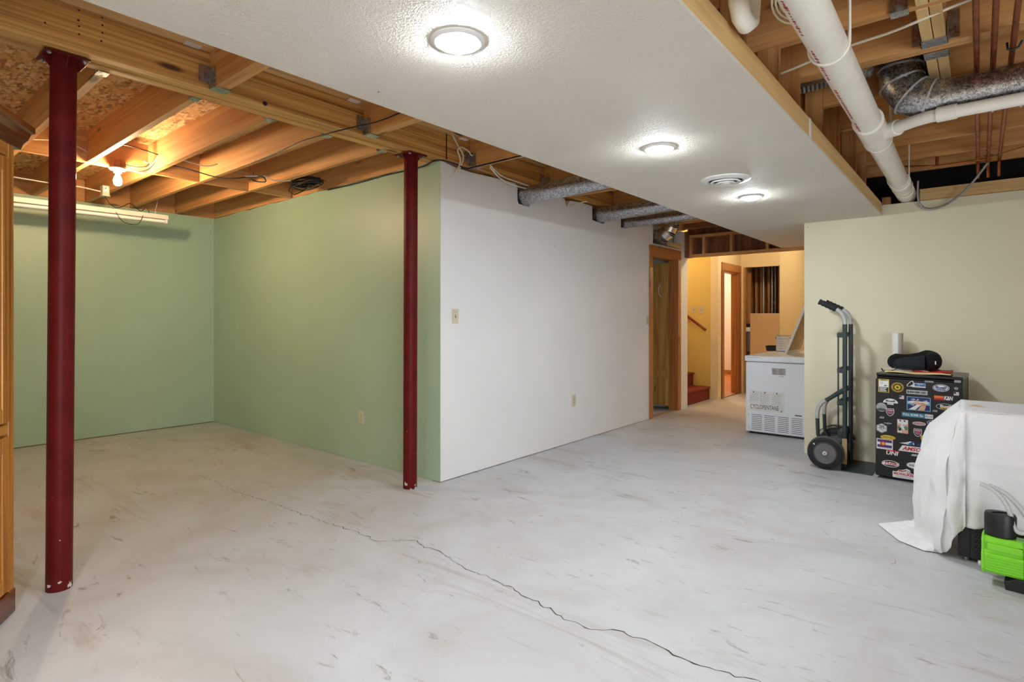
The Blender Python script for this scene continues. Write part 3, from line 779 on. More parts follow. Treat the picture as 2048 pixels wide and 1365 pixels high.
cable('wall_cable', [(-3.105, 3.03, 2.66), (-3.10, 3.09, 2.58), (-3.095, 3.14, 2.52), (-3.09, 3.12, 2.45), (-3.09, 3.07, 2.37)], 0.007, 'cable_white', 'white cable dangling from the beam over the white wall')
cable('wall_cable', [(-3.09, 3.05, 2.36), (-3.085, 3.10, 2.46), (-3.085, 3.07, 2.54), (-3.09, 3.12, 2.575), (-3.09, 3.20, 2.56), (-3.08, 3.24, 2.535), (-3.0, 3.40, 2.60)], 0.006, 'cable_white', 'white cable kinked beside the dangling one on the beam')
for dz, lb in ((0.0, 'upper of two white cables sagging above the white wall'), (-0.018, 'lower of two white cables sagging above the white wall')):
    cable('wall_cable', [(-2.98, 3.33, 2.46+dz), (-3.05, 3.55, 2.43+dz*1.6), (-3.07, 3.80, 2.425+dz*2), (-3.08, 4.02, 2.425+dz), (-3.09, 4.10, 2.44+dz*0.4)], 0.006, 'cable_white', lb)
cable('wall_cable', [(-3.08, 4.62, 2.34), (-3.06, 4.70, 2.38), (-3.0, 4.78, 2.41)], 0.006, 'cable_white', 'short white cable stub in a small wall notch')

# ---- round ducts through the white wall
def duct(y, z, r, x1, dz, label, collar=False):
    t = thing('round_duct', label, 'duct', (XW, y, z - r), group='round ducts over the white wall')
    p0 = Vector((XW-0.06, y, z)); p1 = Vector((x1, y, z+dz))
    MB().tube([p0, p1], r, 28).build('pipe', 'galvanised', t, smooth=40)
    for s_ in (0.45,):
        q = p0.lerp(p1, s_)
        MB().tube([q, q + (p1-p0).normalized()*0.012], r*1.02, 28).build('seam', 'galvanised_bracket', t, smooth=40)
    if collar:
        for s_, w in ((0.10, 0.010), (0.135, 0.018), (0.19, 0.010)):
            q = p0.lerp(p1, s_)
            MB().tube([q, q + (p1-p0).normalized()*w], r*1.04, 28).build('crimp_band', 'steel', t, smooth=40)
    return t
duct(3.975, 2.345, 0.080, -1.4, 0.055, 'nearest round galvanised duct entering the white wall')
duct(5.26, 2.360, 0.078, -1.4, 0.030, 'middle galvanised duct with crimped bands entering the white wall', True)
duct(5.85, 2.345, 0.060, -1.4, 0.020, 'thin galvanised duct entering the white wall near the door')
t = thing('duct_elbow', 'shiny foil duct elbow above the plank door', 'duct', (-3.13, 6.80, 2.2))
pts = []
for k in range(9):
    a_ = k/8*PI/2
    pts.append((-3.24 + 0.14*math.sin(a_)*1.0, 6.80, 2.44 - 0.14*math.cos(a_) - 0.02))
el = [(-3.30, 6.82, 2.315), (-3.20, 6.82, 2.305), (-3.12, 6.82, 2.315), (-3.05, 6.82, 2.36), (-3.02, 6.82, 2.42), (-3.02, 6.82, 2.52)]
for i in range(len(el)-1):
    MB().tube([el[i], el[i+1]], 0.095, 20).build('gore', 'insulation_foil', t, smooth=40)
for i in (1, 2, 3, 4):
    d_ = (Vector(el[i+1]) - Vector(el[i-1])).normalized()*0.004
    MB().tube([Vector(el[i])-d_, Vector(el[i])+d_], 0.098, 20).build('gore_seam', 'steel', t, smooth=40)
MB().box((-3.17, 7.02, 2.20), (-3.13, 7.40, 2.25)).build('sill_block', 'pale_y', bpy.data.objects['trim_1'])

# ---- services right of the soffit: drain, duct, copper
t = thing('drain_pipe', 'thick white plastic drain pipe with red print under the joists', 'pipe', (-0.44, 3.6, 2.2))
R0 = 0.061
def pvx(y): return -0.405 - 0.0155*(y-1.0)
def pvz(y): return 2.225 + 0.0145*(y-1.0)
def pv(y): return (pvx(y), y, pvz(y))
MB().tube([pv(0.2), pv(3.45)], R0, 28).build('main_run', 'pvc', t, smooth=40)
MB().tube([pv(3.75), pv(5.93)], R0, 28).build('main_run', 'pvc', t, smooth=40)
MB().tube([pv(3.38), pv(3.82)], R0*1.13, 28).build('wye_fitting', 'pvc', t, smooth=40)
MB().tube([pv(5.16), pv(5.42)], R0*1.13, 28).build('coupling', 'pvc', t, smooth=40)
MB().tube([pv(5.56), pv(5.80)], R0*1.13, 24).build('end_coupling', 'pvc', t, smooth=40)
for y in (3.39, 3.81, 5.18, 5.40):
    MB().tube([pv(y-0.004), pv(y+0.004)], R0*1.17, 28).build('hub_ring', 'pvc', t, smooth=40)
# printed markings along the lower left flank
def on_pipe(y, ang, rr):
    c_ = Vector(pv(y)); return c_ + Vector((math.cos(ang), 0, math.sin(ang))) * rr
for (y0, y1) in ((1.55, 2.05), (2.20, 2.52), (2.66, 3.10), (3.20, 3.36)):
    mb = MB(); y = y0
    while y < y1:
        L = random.uniform(0.006, 0.022); hgt = random.choice((0.10, 0.16, 0.22))
        a0 = math.radians(238) - hgt/2; a1 = a0 + hgt
        q = [on_pipe(y, a0, R0+0.0006), on_pipe(y+L, a0, R0+0.0006), on_pipe(y+L, a1, R0+0.0006), on_pipe(y, a1, R0+0.0006)]
        mb.add(q, [(0,1,2,3)]); y += L + random.uniform(0.004, 0.016)
    mb.build('printed_line', 'pvc_print_red', t)
# strap hangers
for y in (2.33, 5.05):
    pts = [on_pipe(y, math.radians(180+a_), R0+0.005) for a_ in range(0, 181, 15)]
    pts = [Vector((pvx(y)-R0-0.005, y, 2.60))] + pts + [Vector((pvx(y)+R0+0.005, y, 2.60))]
    MB().tube(pts, 0.006, 6).build('strap', 'pvc', t, smooth=60)
MB().tube([(pvx(3.62)+R0+0.012, 3.66, pvz(3.62)), (pvx(3.62)+R0+0.014, 3.66, 2.60)], 0.007, 6).build('strap', 'pvc', t)
t = thing('branch_pipe', 'slim white plastic branch pipe running below the big duct', 'pipe', (-0.1, 3.5, 2.23))
MB().tube([(-0.42, 3.64, 2.255), (-0.33, 3.565, 2.250)], 0.041, 20).build('hub', 'pvc', t, smooth=40)
MB().tube([(-0.36, 3.59, 2.252), (-0.25, 3.475, 2.242), (-0.19, 3.435, 2.238), (-0.12, 3.42, 2.235)], 0.030, 20).build('bend', 'pvc', t, smooth=50)
MB().tube([(-0.16, 3.425, 2.236), (-0.085, 3.413, 2.235)], 0.036, 20).build('coupling', 'pvc', t, smooth=40)
MB().tube([(-0.12, 3.417, 2.235), (3.2, 3.37, 2.25)], 0.0295, 20).build('run', 'pvc', t, smooth=40)
t = thing('waste_trap', 'white plastic waste pipe bend hanging beside the soffit', 'pipe', (-0.62, 1.9, 2.2))
MB().tube([(-0.60, 1.86, 2.64), (-0.60, 1.86, 2.34)], 0.030, 20).build('drop', 'pvc', t, smooth=40)
MB().tube([(-0.60, 1.86, 2.36), (-0.60, 1.87, 2.27), (-0.60, 1.90, 2.235), (-0.60, 1.945, 2.23), (-0.60, 1.985, 2.255), (-0.60, 2.0, 2.31), (-0.60, 2.0, 2.40)], 0.031, 20).build('bend', 'pvc', t, smooth=50)
MB().lathe([(0.040, 0.33+2.0), (0.040, 0.42+2.0)], (-0.60, 1.86, 0), 20).build('collar', 'pvc', t, smooth=40)
MB().tube([(-1.0, 1.92, 2.40), (-0.2, 1.92, 2.42)], 0.034, 20).build('cross_run', 'pvc', t, smooth=40)
t = thing('wire_loops', 'loops of white cable tucked beside the drain pipe', 'cable', (-0.5, 2.1, 2.3))
for k in range(3):
    a_ = 0.050 + 0.012*k
    pts = [(-0.475 - a_*1.1*abs(math.sin(q*PI/10)), 2.08 + 0.004*k + a_*0.55*math.cos(q*PI/10), 2.315 + a_*0.9*math.cos(q*PI/10)*-1 + 0.02) for q in range(11)]
    MB().tube(pts, 0.0045, 6).build('loop', 'cable_white', t, smooth=60)
cable('wall_cable', [(-0.95, 2.95, 2.42), (-0.72, 2.93, 2.435), (-0.5, 2.90, 2.46), (-0.3, 2.84, 2.45), (-0.20, 2.80, 2.448), (-0.09, 2.78, 2.46), (0.02, 2.77, 2.475), (0.10, 2.73, 2.50)], 0.006, 'cable_white', 'white cable strung across under the right joists')
# big galvanised duct and its elbow
t = thing('supply_duct', 'large galvanised duct with an adjustable elbow under the right joists', 'duct', (0.4, 3.487, 2.23))
MB().tube([(-0.14, 3.505, 2.333), (3.2, 3.48, 2.333)], 0.094, 36).build('straight_run', 'galvanised', t, smooth=40)
el = [(-0.12, 3.505, 2.333)] + [(-0.150 - 0.165*math.sin(q), 3.505, 2.333 + 0.165*(1-math.cos(q))) for q in (0.26, 0.79, 1.31)] + [(-0.315, 3.505, 2.53), (-0.315, 3.505, 2.68)]
MB().tube(el, 0.097, 32).build('elbow', 'galvanised', t, smooth=25)
for i in (1, 2, 3, 4):
    a_ = Vector(el[i]); d_ = (Vector(el[i+1]) - Vector(el[i-1])).normalized()
    MB().tube([a_ - d_*0.004, a_ + d_*0.004], 0.103, 32).build('gore_seam', 'silver_paint', t, smooth=40)
MB().tube([(0.0, 3.504, 2.333), (0.004, 3.504, 2.333)], 0.0948, 36).build('joint_seam', 'steel', t, smooth=40)
t = thing('flex_duct', 'short corrugated metal duct behind the big elbow', 'duct', (-0.45, 3.3, 2.4))
pts = []; rad = []
for k in range(34):
    pts.append((-0.43 - 0.010*k, 3.42 - 0.002*k, 2.55 - 0.001*k)); rad.append(0.048 + (0.005 if k % 2 else 0))
MB().tube(pts, rad, 18).build('corrugated_hose', 'steel', t, smooth=30)
# copper lines
for i, (x, lb) in enumerate(((-0.012, 'bright copper pipe nearest the drain pipe'), (0.047, 'middle of the three copper pipes under the joists'), (0.111, 'copper pipe farthest from the drain pipe'))):
    t = thing('copper_pipe', lb, 'pipe', (x, 4.2, 2.43), group='copper water pipes')
    MB().tube([(x, 0.6, 2.440), (x, 5.62, 2.440)], 0.0112, 14).build('run', 'copper', t, smooth=40)
    MB().lathe([(0.015, 5.40), (0.015, 5.46)], (x, 0, 2.440), 14, 'y').build('fitting', 'brass', t, smooth=40)
    MB().tube([(x, 5.62, 2.440), (x, 5.66, 2.42), (x, 5.70, 2.34)], 0.0112, 12).build('drop', 'copper', t, smooth=50)
    if i == 2:
        MB().tube([(x-0.02, 3.28, 2.455), (x-0.018, 3.28, 2.425), (x, 3.28, 2.420), (x+0.018, 3.28, 2.425), (x+0.03, 3.28, 2.45)], 0.005, 6).build('pipe_strap', 'black_plastic', t)
        for s_ in (-1, 1):
            MB().add([(x+0.004*s_, 4.05, 2.428), (x+0.075*s_, 4.00, 2.415), (x+0.060*s_, 4.06, 2.375)], [(0,1,2)]).build('paper_tag', 'label_paper', t)
t = thing('copper_branch', 'thin horizontal copper branch with a brass valve', 'pipe', (-0.1, 5.45, 2.42))
MB().tube([(-0.46, 5.44, 2.455), (-0.26, 5.44, 2.425), (0.047, 5.44, 2.425)], 0.0075, 10).build('tube', 'copper', t, smooth=40)
MB().tube([(-0.255, 5.44, 2.425), (-0.255, 5.44, 2.53)], 0.011, 10).build('riser', 'copper', t, smooth=40)
MB().tube([(0.047, 5.40, 2.425), (0.30, 5.30, 2.46)], 0.005, 8).build('tail', 'copper', t, smooth=40)
MB().lathe([(0.016, 0), (0.016, 0.05)], (0.047, 5.42, 2.40), 10).build('valve_body', 'brass', t)
MB().box((0.02, 5.43, 2.445), (0.075, 5.44, 2.455)).build('valve_handle', 'brass', t)
cable('flexible_tube', [(0.047, 5.43, 2.40), (-0.02, 5.55, 2.32), (-0.10, 5.64, 2.235), (-0.20, 5.69, 2.165), (-0.29, 5.715, 2.14), (-0.35, 5.72, 2.155), (-0.385, 5.71, 2.20), (-0.39, 5.65, 2.28), (-0.385, 5.60, 2.36)], 0.0085, 'steel', 'grey flexible tube looping down over the yellow wall top', 'tube')

# ---- switch plates and outlets
def plate(name, label, cat, M4, kind, group=None):
    t = thing(name, label, cat, worldco=False, group=group)
    t.matrix_basis = M4
    MB().box((-0.035, -0.057, 0), (0.035, 0.057, 0.006)).build('cover', 'ivory_plastic', t, bevel=0.003)
    if kind == 'switch':
        MB().box((-0.005, -0.011, 0.006), (0.005, 0.011, 0.0075)).build('slot', 'dark_hole', t)
        MB().add([(-0.004, -0.004, 0.006), (0.004, -0.004, 0.006), (0.004, 0.008, 0.006), (-0.004, 0.008, 0.006), (-0.003, 0.007, 0.016), (0.003, 0.007, 0.016), (0.003, 0.011, 0.015), (-0.003, 0.011, 0.015)],
                 [(0,3,2,1),(4,5,6,7),(0,1,5,4),(1,2,6,5),(2,3,7,6),(3,0,4,7)]).build('toggle', 'ivory_plastic', t)
        for y in (-0.030, 0.030): MB().lathe([(0.003, 0.006), (0.002, 0.0075)], (0, y, 0), 8).build('screw', 'brass', t)
    else:
        for y in (-0.020, 0.020):
            f = MB().prism([(0.015*math.cos(q*PI/12), max(-0.0125, min(0.0125, 0.015*math.sin(q*PI/12)))) for q in range(24)], 'z', 0.006, 0.0085)
            f = MB().add([(v_[0], v_[1]+y, v_[2]) for v_ in f.v], f.f).build('receptacle', 'ivory_plastic', t)
            MB().box((-0.0075, y+0.000, 0.0085), (-0.0045, y+0.008, 0.0092)).box((0.0045, y+0.000, 0.0085), (0.0075, y+0.008, 0.0092)).box((-0.002, y-0.010, 0.0085), (0.002, y-0.005, 0.0092)).build('slots', 'dark_hole', t)
        MB().lathe([(0.003, 0.006), (0.002, 0.0075)], (0, 0, 0), 8).build('screw', 'brass', t)
    return t
onX = lambda x, y, z: Matrix.Translation((x, y, z)) @ Matrix(((0,0,1,0),(1,0,0,0),(0,1,0,0),(0,0,0,1)))      # faces +X
onY = lambda x, y, z: Matrix.Translation((x, y, z)) @ Matrix(((1,0,0,0),(0,0,-1,0),(0,1,0,0),(0,0,0,1)))     # faces -Y
plate('light_switch', 'ivory light switch on the white wall near the green corner', 'switch', onX(XW, 3.112, 1.266), 'switch')
plate('wall_outlet', 'ivory outlet low on the white wall', 'outlet', onX(XW, 4.781, 0.419), 'outlet')
plate('wall_outlet', 'brownish outlet low on the green wall', 'outlet', onY(-4.151, YG, 0.387), 'outlet')
plate('light_switch', 'light switch on the white wall edge beside the plank door', 'switch', onX(XW, 6.425, 1.225), 'switch')
plate('light_switch', 'left of two light switches on the golden stair wall', 'switch', onY(-3.468, 8.67, 1.384), 'switch')
plate('light_switch', 'right of two light switches on the golden stair wall', 'switch', onY(-3.348, 8.67, 1.378), 'switch')

# ---- added fill lamps, unseen: hall (above the header), far room
t = thing('hall_fill_lamp', 'added unseen warm lamp on the hall ceiling', 'light', (-2.0, 8.3, 2.3))
MB().lathe([(0.06, ZT-0.002), (0.06, ZT-0.03)], (-2.0, 8.3, 0), 20).build('added_canopy', 'white_plastic', t)
MB().lathe([(0.016, ZT-0.03), (0.022, ZT-0.05), (0.038, ZT-0.09), (0.036, ZT-0.115), (0.020, ZT-0.135), (0.003, ZT-0.14)], (-2.0, 8.3, 0), 10).build('added_globe', 'hall_fill_globe', t, smooth=60)
t = thing('room_fill_lamp', 'added unseen lamp in the room beyond the far doorway', 'light', (-4.6, 11.0, 2.4))
MB().lathe([(0.06, ZT-0.002), (0.06, ZT-0.03)], (-4.6, 11.0, 0), 20).build('added_canopy', 'white_plastic', t)
MB().lathe([(0.016, ZT-0.03), (0.022, ZT-0.05), (0.038, ZT-0.09), (0.036, ZT-0.115), (0.020, ZT-0.135), (0.003, ZT-0.14)], (-4.6, 11.0, 0), 10).build('added_globe', 'room_fill_globe', t, smooth=60)

for nm, lb, x, y in (('passage_fill_lamp', 'added unseen warm lamp in the passage past the hall', -1.2, 10.4), ('stair_fill_lamp', 'added unseen warm lamp over the stair', -4.3, 8.15)):  # two more added fill lamps, both out of view
    t = thing(nm, lb, 'light', (x, y, 2.4))
    MB().lathe([(0.06, ZT-0.002), (0.06, ZT-0.03)], (x, y, 0), 20).build('added_canopy', 'white_plastic', t)
    MB().lathe([(0.016, ZT-0.03), (0.022, ZT-0.05), (0.038, ZT-0.09), (0.036, ZT-0.115), (0.020, ZT-0.135), (0.003, ZT-0.14)], (x, y, 0), 10).build('added_globe', 'hall_fill_globe', t, smooth=60)

# ---- stair and handrail
t = thing('stair', 'dark red carpeted stair rising behind the white wall end', 'stairs', (-3.3, 8.1, 0))
for k in range(7):
    x1 = -3.22 - 0.255*k
    MB().box((x1-0.255, 7.665, 0.0 if k == 0 else 0.2*k), (x1, 8.665, 0.2*(k+1)-0.03)).build('riser', 'carpet_red', t)
    MB().box((x1-0.27, 7.665, 0.2*(k+1)-0.03), (x1+0.025, 8.665, 0.2*(k+1))).build('tread', 'carpet_red', t, bevel=0.012, seg=3)
t = thing('handrail', 'dark wooden handrail sloping down the golden stair wall', 'handrail', (-3.4, 8.6, 1.0))
MB().tube([(-4.6, 8.60, 2.07), (-3.25, 8.60, 1.065)], 0.021, 14).build('rail', 'rail_wood', t, smooth=40)
for s_ in (0.1, 0.8):
    p = Vector((-4.6, 8.60, 2.05)).lerp(Vector((-3.25, 8.60, 1.045)), s_)
    MB().tube([p, p + Vector((0, 0.02, -0.04)), p + Vector((0, 0.07, -0.05))], 0.006, 8).build('bracket', 'brass', t)

# ================================================================== OBJECTS
# ---- corner cabinet at the left edge (local x along its front, towards the camera; y outwards is -)
ux = Vector((0.862, -0.507, 0)); 
t = thing('wooden_cabinet', 'tall oiled wooden cabinet with panelled doors at the left edge', 'cabinet', (-3.180, 0.502, 0), 0, worldco=False)
# local axes: x = along the front to the left, y = outward normal of the front, z up
t.matrix_basis = Matrix.Translation((-3.180, 0.502, 0)) @ Matrix(((ux.x, 0.507, 0, 0), (ux.y, 0.862, 0, 0), (0, 0, 1, 0), (0, 0, 0, 1)))
CW, CD = 0.86, 0.42
MB().box((0, -CD, 0.0), (CW, -0.022, 1.985)).build('carcass', 'cabinet_z', t, bevel=0.003)
for x0 in (0.0, CW-0.045):
    MB().box((x0, -0.022, 0.09), (x0+0.045, 0.0, 1.985)).build('stile', 'cabinet_z', t, bevel=0.003)
MB().box((0.045, -0.022, 1.93), (CW-0.045, -0.002, 1.985)).build('top_rail', 'cabinet_h', t, bevel=0.003)
MB().box((0.045, -0.022, 0.765), (CW-0.045, -0.002, 0.805)).build('middle_rail', 'cabinet_h', t, bevel=0.003)
MB().box((0.0, -0.022, 0.0), (CW, 0.006, 0.10)).build('plinth', 'cabinet_dark', t, bevel=0.004)
MB().prism([(-0.05, 1.985), (0.004, 1.985), (0.012, 2.01), (0.030, 2.03), (0.040, 2.055), (0.055, 2.06), (0.055, 2.085), (-0.05, 2.085)], 'x', -0.055, CW+0.05).build('crown', 'cabinet_dark', t, bevel=0.002)
for (z0, z1) in ((0.815, 1.92), (0.11, 0.755)):
    for (x0, x1, hx) in ((0.050, CW/2-0.003, CW/2-0.03), (CW/2+0.003, CW-0.050, CW/2+0.03)):
        d = MB().box((x0, -0.020, z0), (x0+0.055, 0.004, z1)).box((x1-0.055, -0.020, z0), (x1, 0.004, z1)).box((x0+0.055, -0.020, z1-0.06), (x1-0.055, 0.004, z1)).box((x0+0.055, -0.020, z0), (x1-0.055, 0.004, z0+0.06)).build('door', 'cabinet_z', t, bevel=0.003)
        MB().box((x0+0.055, -0.018, z0+0.06), (x1-0.055, -0.010, z1-0.06)).build('panel', 'cabinet_z', d)
        for xx in (x0+0.060, x1-0.074):
            MB().tube([(xx+0.007, -0.008, z0+0.06), (xx+0.007, -0.008, z1-0.06)], 0.008, 8).build('moulding', 'cabinet_z', d, smooth=50)
        for zz in (z0+0.067, z1-0.067):
            MB().tube([(x0+0.06, -0.008, zz), (x1-0.06, -0.008, zz)], 0.008, 8).build('moulding', 'cabinet_h', d, smooth=50)
        MB().lathe([(0.007, 0.004), (0.006, 0.014), (0.014, 0.022), (0.012, 0.030), (0.002, 0.032)], (hx, 0, (z0+z1)/2), 14, 'y').build('knob', 'brass', d, smooth=50)

# ---- chest freezer seen from its end
t = thing('chest_freezer', 'white chest freezer with a vented end panel and warning label', 'freezer', (-1.645, 7.0, 0))
FX0, FX1, FY0, FY1 = -1.968, -1.30, 6.373, 7.62
MB().box((FX0, FY0, 0.025), (FX1, FY1, 0.775)).build('body', 'white_enamel', t, bevel=0.008, seg=3)
MB().box((FX0+0.03, FY0+0.03, 0.0), (FX1-0.03, FY1-0.03, 0.03)).build('base', 'black_plastic', t)
MB().box((FX0-0.006, FY0-0.022, 0.785), (FX1+0.006, FY1+0.005, 0.845)).build('lid', 'white_enamel', t, bevel=0.010, seg=3)
MB().box((FX0+0.01, FY0+0.006, 0.774), (FX1-0.01, FY1-0.01, 0.786)).build('lid_gasket', 'label_grey', t)
ep = MB().box((FX0+0.03, FY0-0.002, 0.035), (FX1-0.03, FY0+0.002, 0.235)).build('vent_panel', 'white_enamel', t, bevel=0.001)
for x0 in (-1.905, -1.775, -1.640, -1.508):
    for k in range(9):
        z = 0.210 - 0.0195*k
        MB().box((x0, FY0-0.0032, z-0.0022), (x0+0.105, FY0-0.0018, z+0.0022)).build('vent_slot', 'dark_hole', ep)
for (x, z) in ((-1.935, 0.205), (-1.935, 0.06), (-1.655, 0.222), (-1.36, 0.19)):
    MB().lathe([(0.005, 0.0), (0.004, -0.003)], (x, FY0-0.001, z), 8, 'y').build('screw', 'steel', t)
lb = MB().box((-1.93, FY0-0.0012, 0.250), (-1.575, FY0, 0.468)).build('warning_label', 'label_paper', t)
for (x0, nl) in ((-1.925, 7), (-1.815, 9), (-1.700, 9)):
    for k in range(nl):
        z = 0.438 - 0.0125*k
        MB().box((x0+0.012, FY0-0.0018, z-0.0018), (x0+0.012+random.uniform(0.06, 0.085), FY0-0.0011, z+0.0006)).build('text_line', 'label_grey', lb)
        if k % 2 == 0: MB().box((x0, FY0-0.0018, z-0.002), (x0+0.008, FY0-0.0011, z+0.002)).build('bullet', 'freezer_print', lb)
for (x, z) in ((-1.885, 0.455), (-1.770, 0.455), (-1.650, 0.455), (-1.605, 0.272)):
    MB().add([(x-0.009, FY0-0.0018, z-0.007), (x+0.009, FY0-0.0018, z-0.007), (x, FY0-0.0018, z+0.009)], [(0,1,2)]).build('warning_triangle', 'freezer_print', lb)
text('lettering', 'CYCLOPENTANE', 'freezer_print', lb, onY(-1.775, FY0-0.002, 0.295), 0.048, 0.285)
rp = MB().box((-1.70, FY0-0.0012, 0.652), (-1.565, FY0, 0.722)).build('rating_label', 'label_grey', t)
for k in range(6):
    for (x0, L) in ((-1.69, 0.045), (-1.63, 0.055)):
        MB().box((x0, FY0-0.0018, 0.710-0.010*k), (x0+L*random.uniform(0.5, 1), FY0-0.0011, 0.7125-0.010*k)).build('text_line', 'freezer_print', rp)
MB().box((-1.63, FY0-0.0012, 0.634), (-1.578, FY0, 0.640)).build('small_print', 'label_grey', t)
MB().box((-1.475, FY0-0.0012, 0.238), (-1.41, FY0, 0.248)).build('name_badge', 'freezer_print', t)
MB().box((-1.95, FY0-0.0228, 0.825), (-1.82, FY0-0.0219, 0.829)).build('lid_print', 'label_grey', t)
MB().tube([(-1.38, FY0-0.006, 0.10), (-1.365, FY0-0.03, 0.06), (-1.36, FY0-0.02, 0.02), (-1.33, FY0+0.1, 0.008)], 0.005, 6).build('drain_cord', 'cable_black', t, smooth=60)
# paint can, small black box, framed panel on the lid
t = thing('paint_can', 'white labelled paint can standing on the freezer lid', 'can', (-1.845, 7.42, 0.845))
MB().lathe([(0.083, 0.845), (0.083, 1.035)], (-1.845, 7.42, 0), 32).build('can_body', 'label_paper', t, smooth=40)
MB().lathe([(0.085, 1.034), (0.085, 1.042), (0.072, 1.042), (0.070, 1.036)], (-1.845, 7.42, 0), 32).build('rim', 'steel', t, smooth=40)
MB().lathe([(0.0835, 0.846), (0.085, 0.850), (0.0835, 0.854)], (-1.845, 7.42, 0), 32, caps=False).build('base_seam', 'steel', t)
for k in range(5):
    a0 = 3.75; a1 = 5.2; z = 0.885 + 0.028*k
    vs = []; fs = []
    for q in range(9):
        an = a0 + (a1-a0)*q/8
        vs += [(-1.845+0.0836*math.cos(an), 7.42+0.0836*math.sin(an), z), (-1.845+0.0836*math.cos(an), 7.42+0.0836*math.sin(an), z+0.004)]
        if q: fs.append((2*q-2, 2*q, 2*q+1, 2*q-1))
    MB().add(vs, fs).build('print_line', 'label_grey', t)
for an in (3.3, 6.1):
    MB().lathe([(0.010, -0.004), (0.010, 0.004)], (-1.845+0.085*math.cos(an), 7.42+0.085*math.sin(an), 1.01), 10, 'x').build('bail_ear', 'black_plastic', t)
t = thing('small_tray', 'small black open tray beside the paint can', 'tray', (-2.00, 7.50, 0.845))
MB().add([(-2.045, 7.44, 0.845), (-1.945, 7.44, 0.845), (-1.945, 7.54, 0.845), (-2.045, 7.54, 0.845), (-2.055, 7.43, 0.905), (-1.935, 7.43, 0.905), (-1.935, 7.55, 0.905), (-2.055, 7.55, 0.905)],
         [(0,3,2,1), (0,1,5,4), (1,2,6,5), (2,3,7,6), (3,0,4,7)]).build('bin', 'black_plastic', t, solid=0.004)
MB().tube([(-2.055, 7.43, 0.905), (-1.935, 7.43, 0.905), (-1.935, 7.55, 0.905), (-2.055, 7.55, 0.905), (-2.055, 7.43, 0.905)], 0.004, 6).build('rim', 'black_plastic', t)
t = thing('framed_panel', 'white framed tan panel leaning on the freezer against the wall', 'panel', (-1.68, 7.15, 0.845), worldco=False)
ang = math.atan2(0.52, 0.195)
t.matrix_basis = Matrix.Translation((-1.686, 6.86, 0.851)) @ Matrix.Rotation(PI/2 - ang, 4, 'Y')
PL, PW = 0.98, 0.62
for a_, b_ in (((-0.012, 0, 0), (0.012, 0.035, PL)), ((-0.012, PW-0.035, 0), (0.012, PW, PL)), ((-0.012, 0.035, 0), (0.012, PW-0.035, 0.035)), ((-0.012, 0.035, PL-0.035), (0.012, PW-0.035, PL))):
    MB().box(a_, b_).build('frame_bar', 'white_plastic', t, bevel=0.002)
MB().box((-0.006, 0.035, 0.035), (0.004, PW-0.035, PL-0.035)).build('board', 'cardboard_panel', t)

# ---- utility closet contents
t = thing('board_sheet', 'tan board propped across the closet opening', 'board', (-2.7, 9.80, 0))
MB().add([(-2.935, 9.715, 0.0), (-2.482, 9.715, 0.0), (-2.482, 9.742, 1.322), (-2.935, 9.742, 1.322), (-2.935, 9.722, 0.0), (-2.482, 9.722, 0.0), (-2.482, 9.749, 1.322), (-2.935, 9.749, 1.322)],
         [(0,1,2,3), (7,6,5,4), (0,4,5,1), (1,5,6,2), (2,6,7,3), (3,7,4,0)]).build('sheet', 'cardboard_panel', t)
MB().box((-2.935, 9.740, 1.322), (-2.482, 9.749, 1.330)).build('edge_strip', 'label_paper', t)
t = thing('water_filter', 'water filter housing with white cap and clear bowl in the closet', 'filter', (-2.975, 9.815, 0.68))
cf = (-2.972, 9.815, 0)
MB().lathe([(0.062, 1.03), (0.066, 1.045), (0.066, 1.085), (0.055, 1.10)], cf, 24).build('cap', 'white_plastic', t, smooth=40)
MB().lathe([(0.055, 1.03), (0.052, 0.80), (0.046, 0.71), (0.030, 0.69)], cf, 24).build('bowl', 'clear_bowl', t, smooth=40)
MB().lathe([(0.030, 1.02), (0.030, 0.73)], cf, 18).build('cartridge', 'label_grey', t, smooth=40)
MB().box((cf[0]-0.042, 9.80, 1.10), (cf[0]+0.04, 9.855, 1.16)).build('bracket', 'black_plastic', t)
for x, r_, mt, lb in ((-2.895, 0.011, 'pvc', 'thin white pipe rising in the closet'), (-2.755, 0.020, 'steel', 'shiny metal pipe rising in the dark closet'), (-2.705, 0.009, 'steel', 'thin metal conduit beside the shiny closet pipe')):
    t = thing('closet_pipe', lb, 'pipe', (x, 10.3, 0))
    MB().tube([(x, 10.34, 0.0), (x, 10.34, ZT)], r_, 12).build('riser', mt, t, smooth=40)
    for z in (0.9, 1.52, 2.2): MB().lathe([(r_*1.35, z-0.02), (r_*1.35, z+0.02)], (x, 10.34, 0), 12).build('coupling', mt, t, smooth=40)

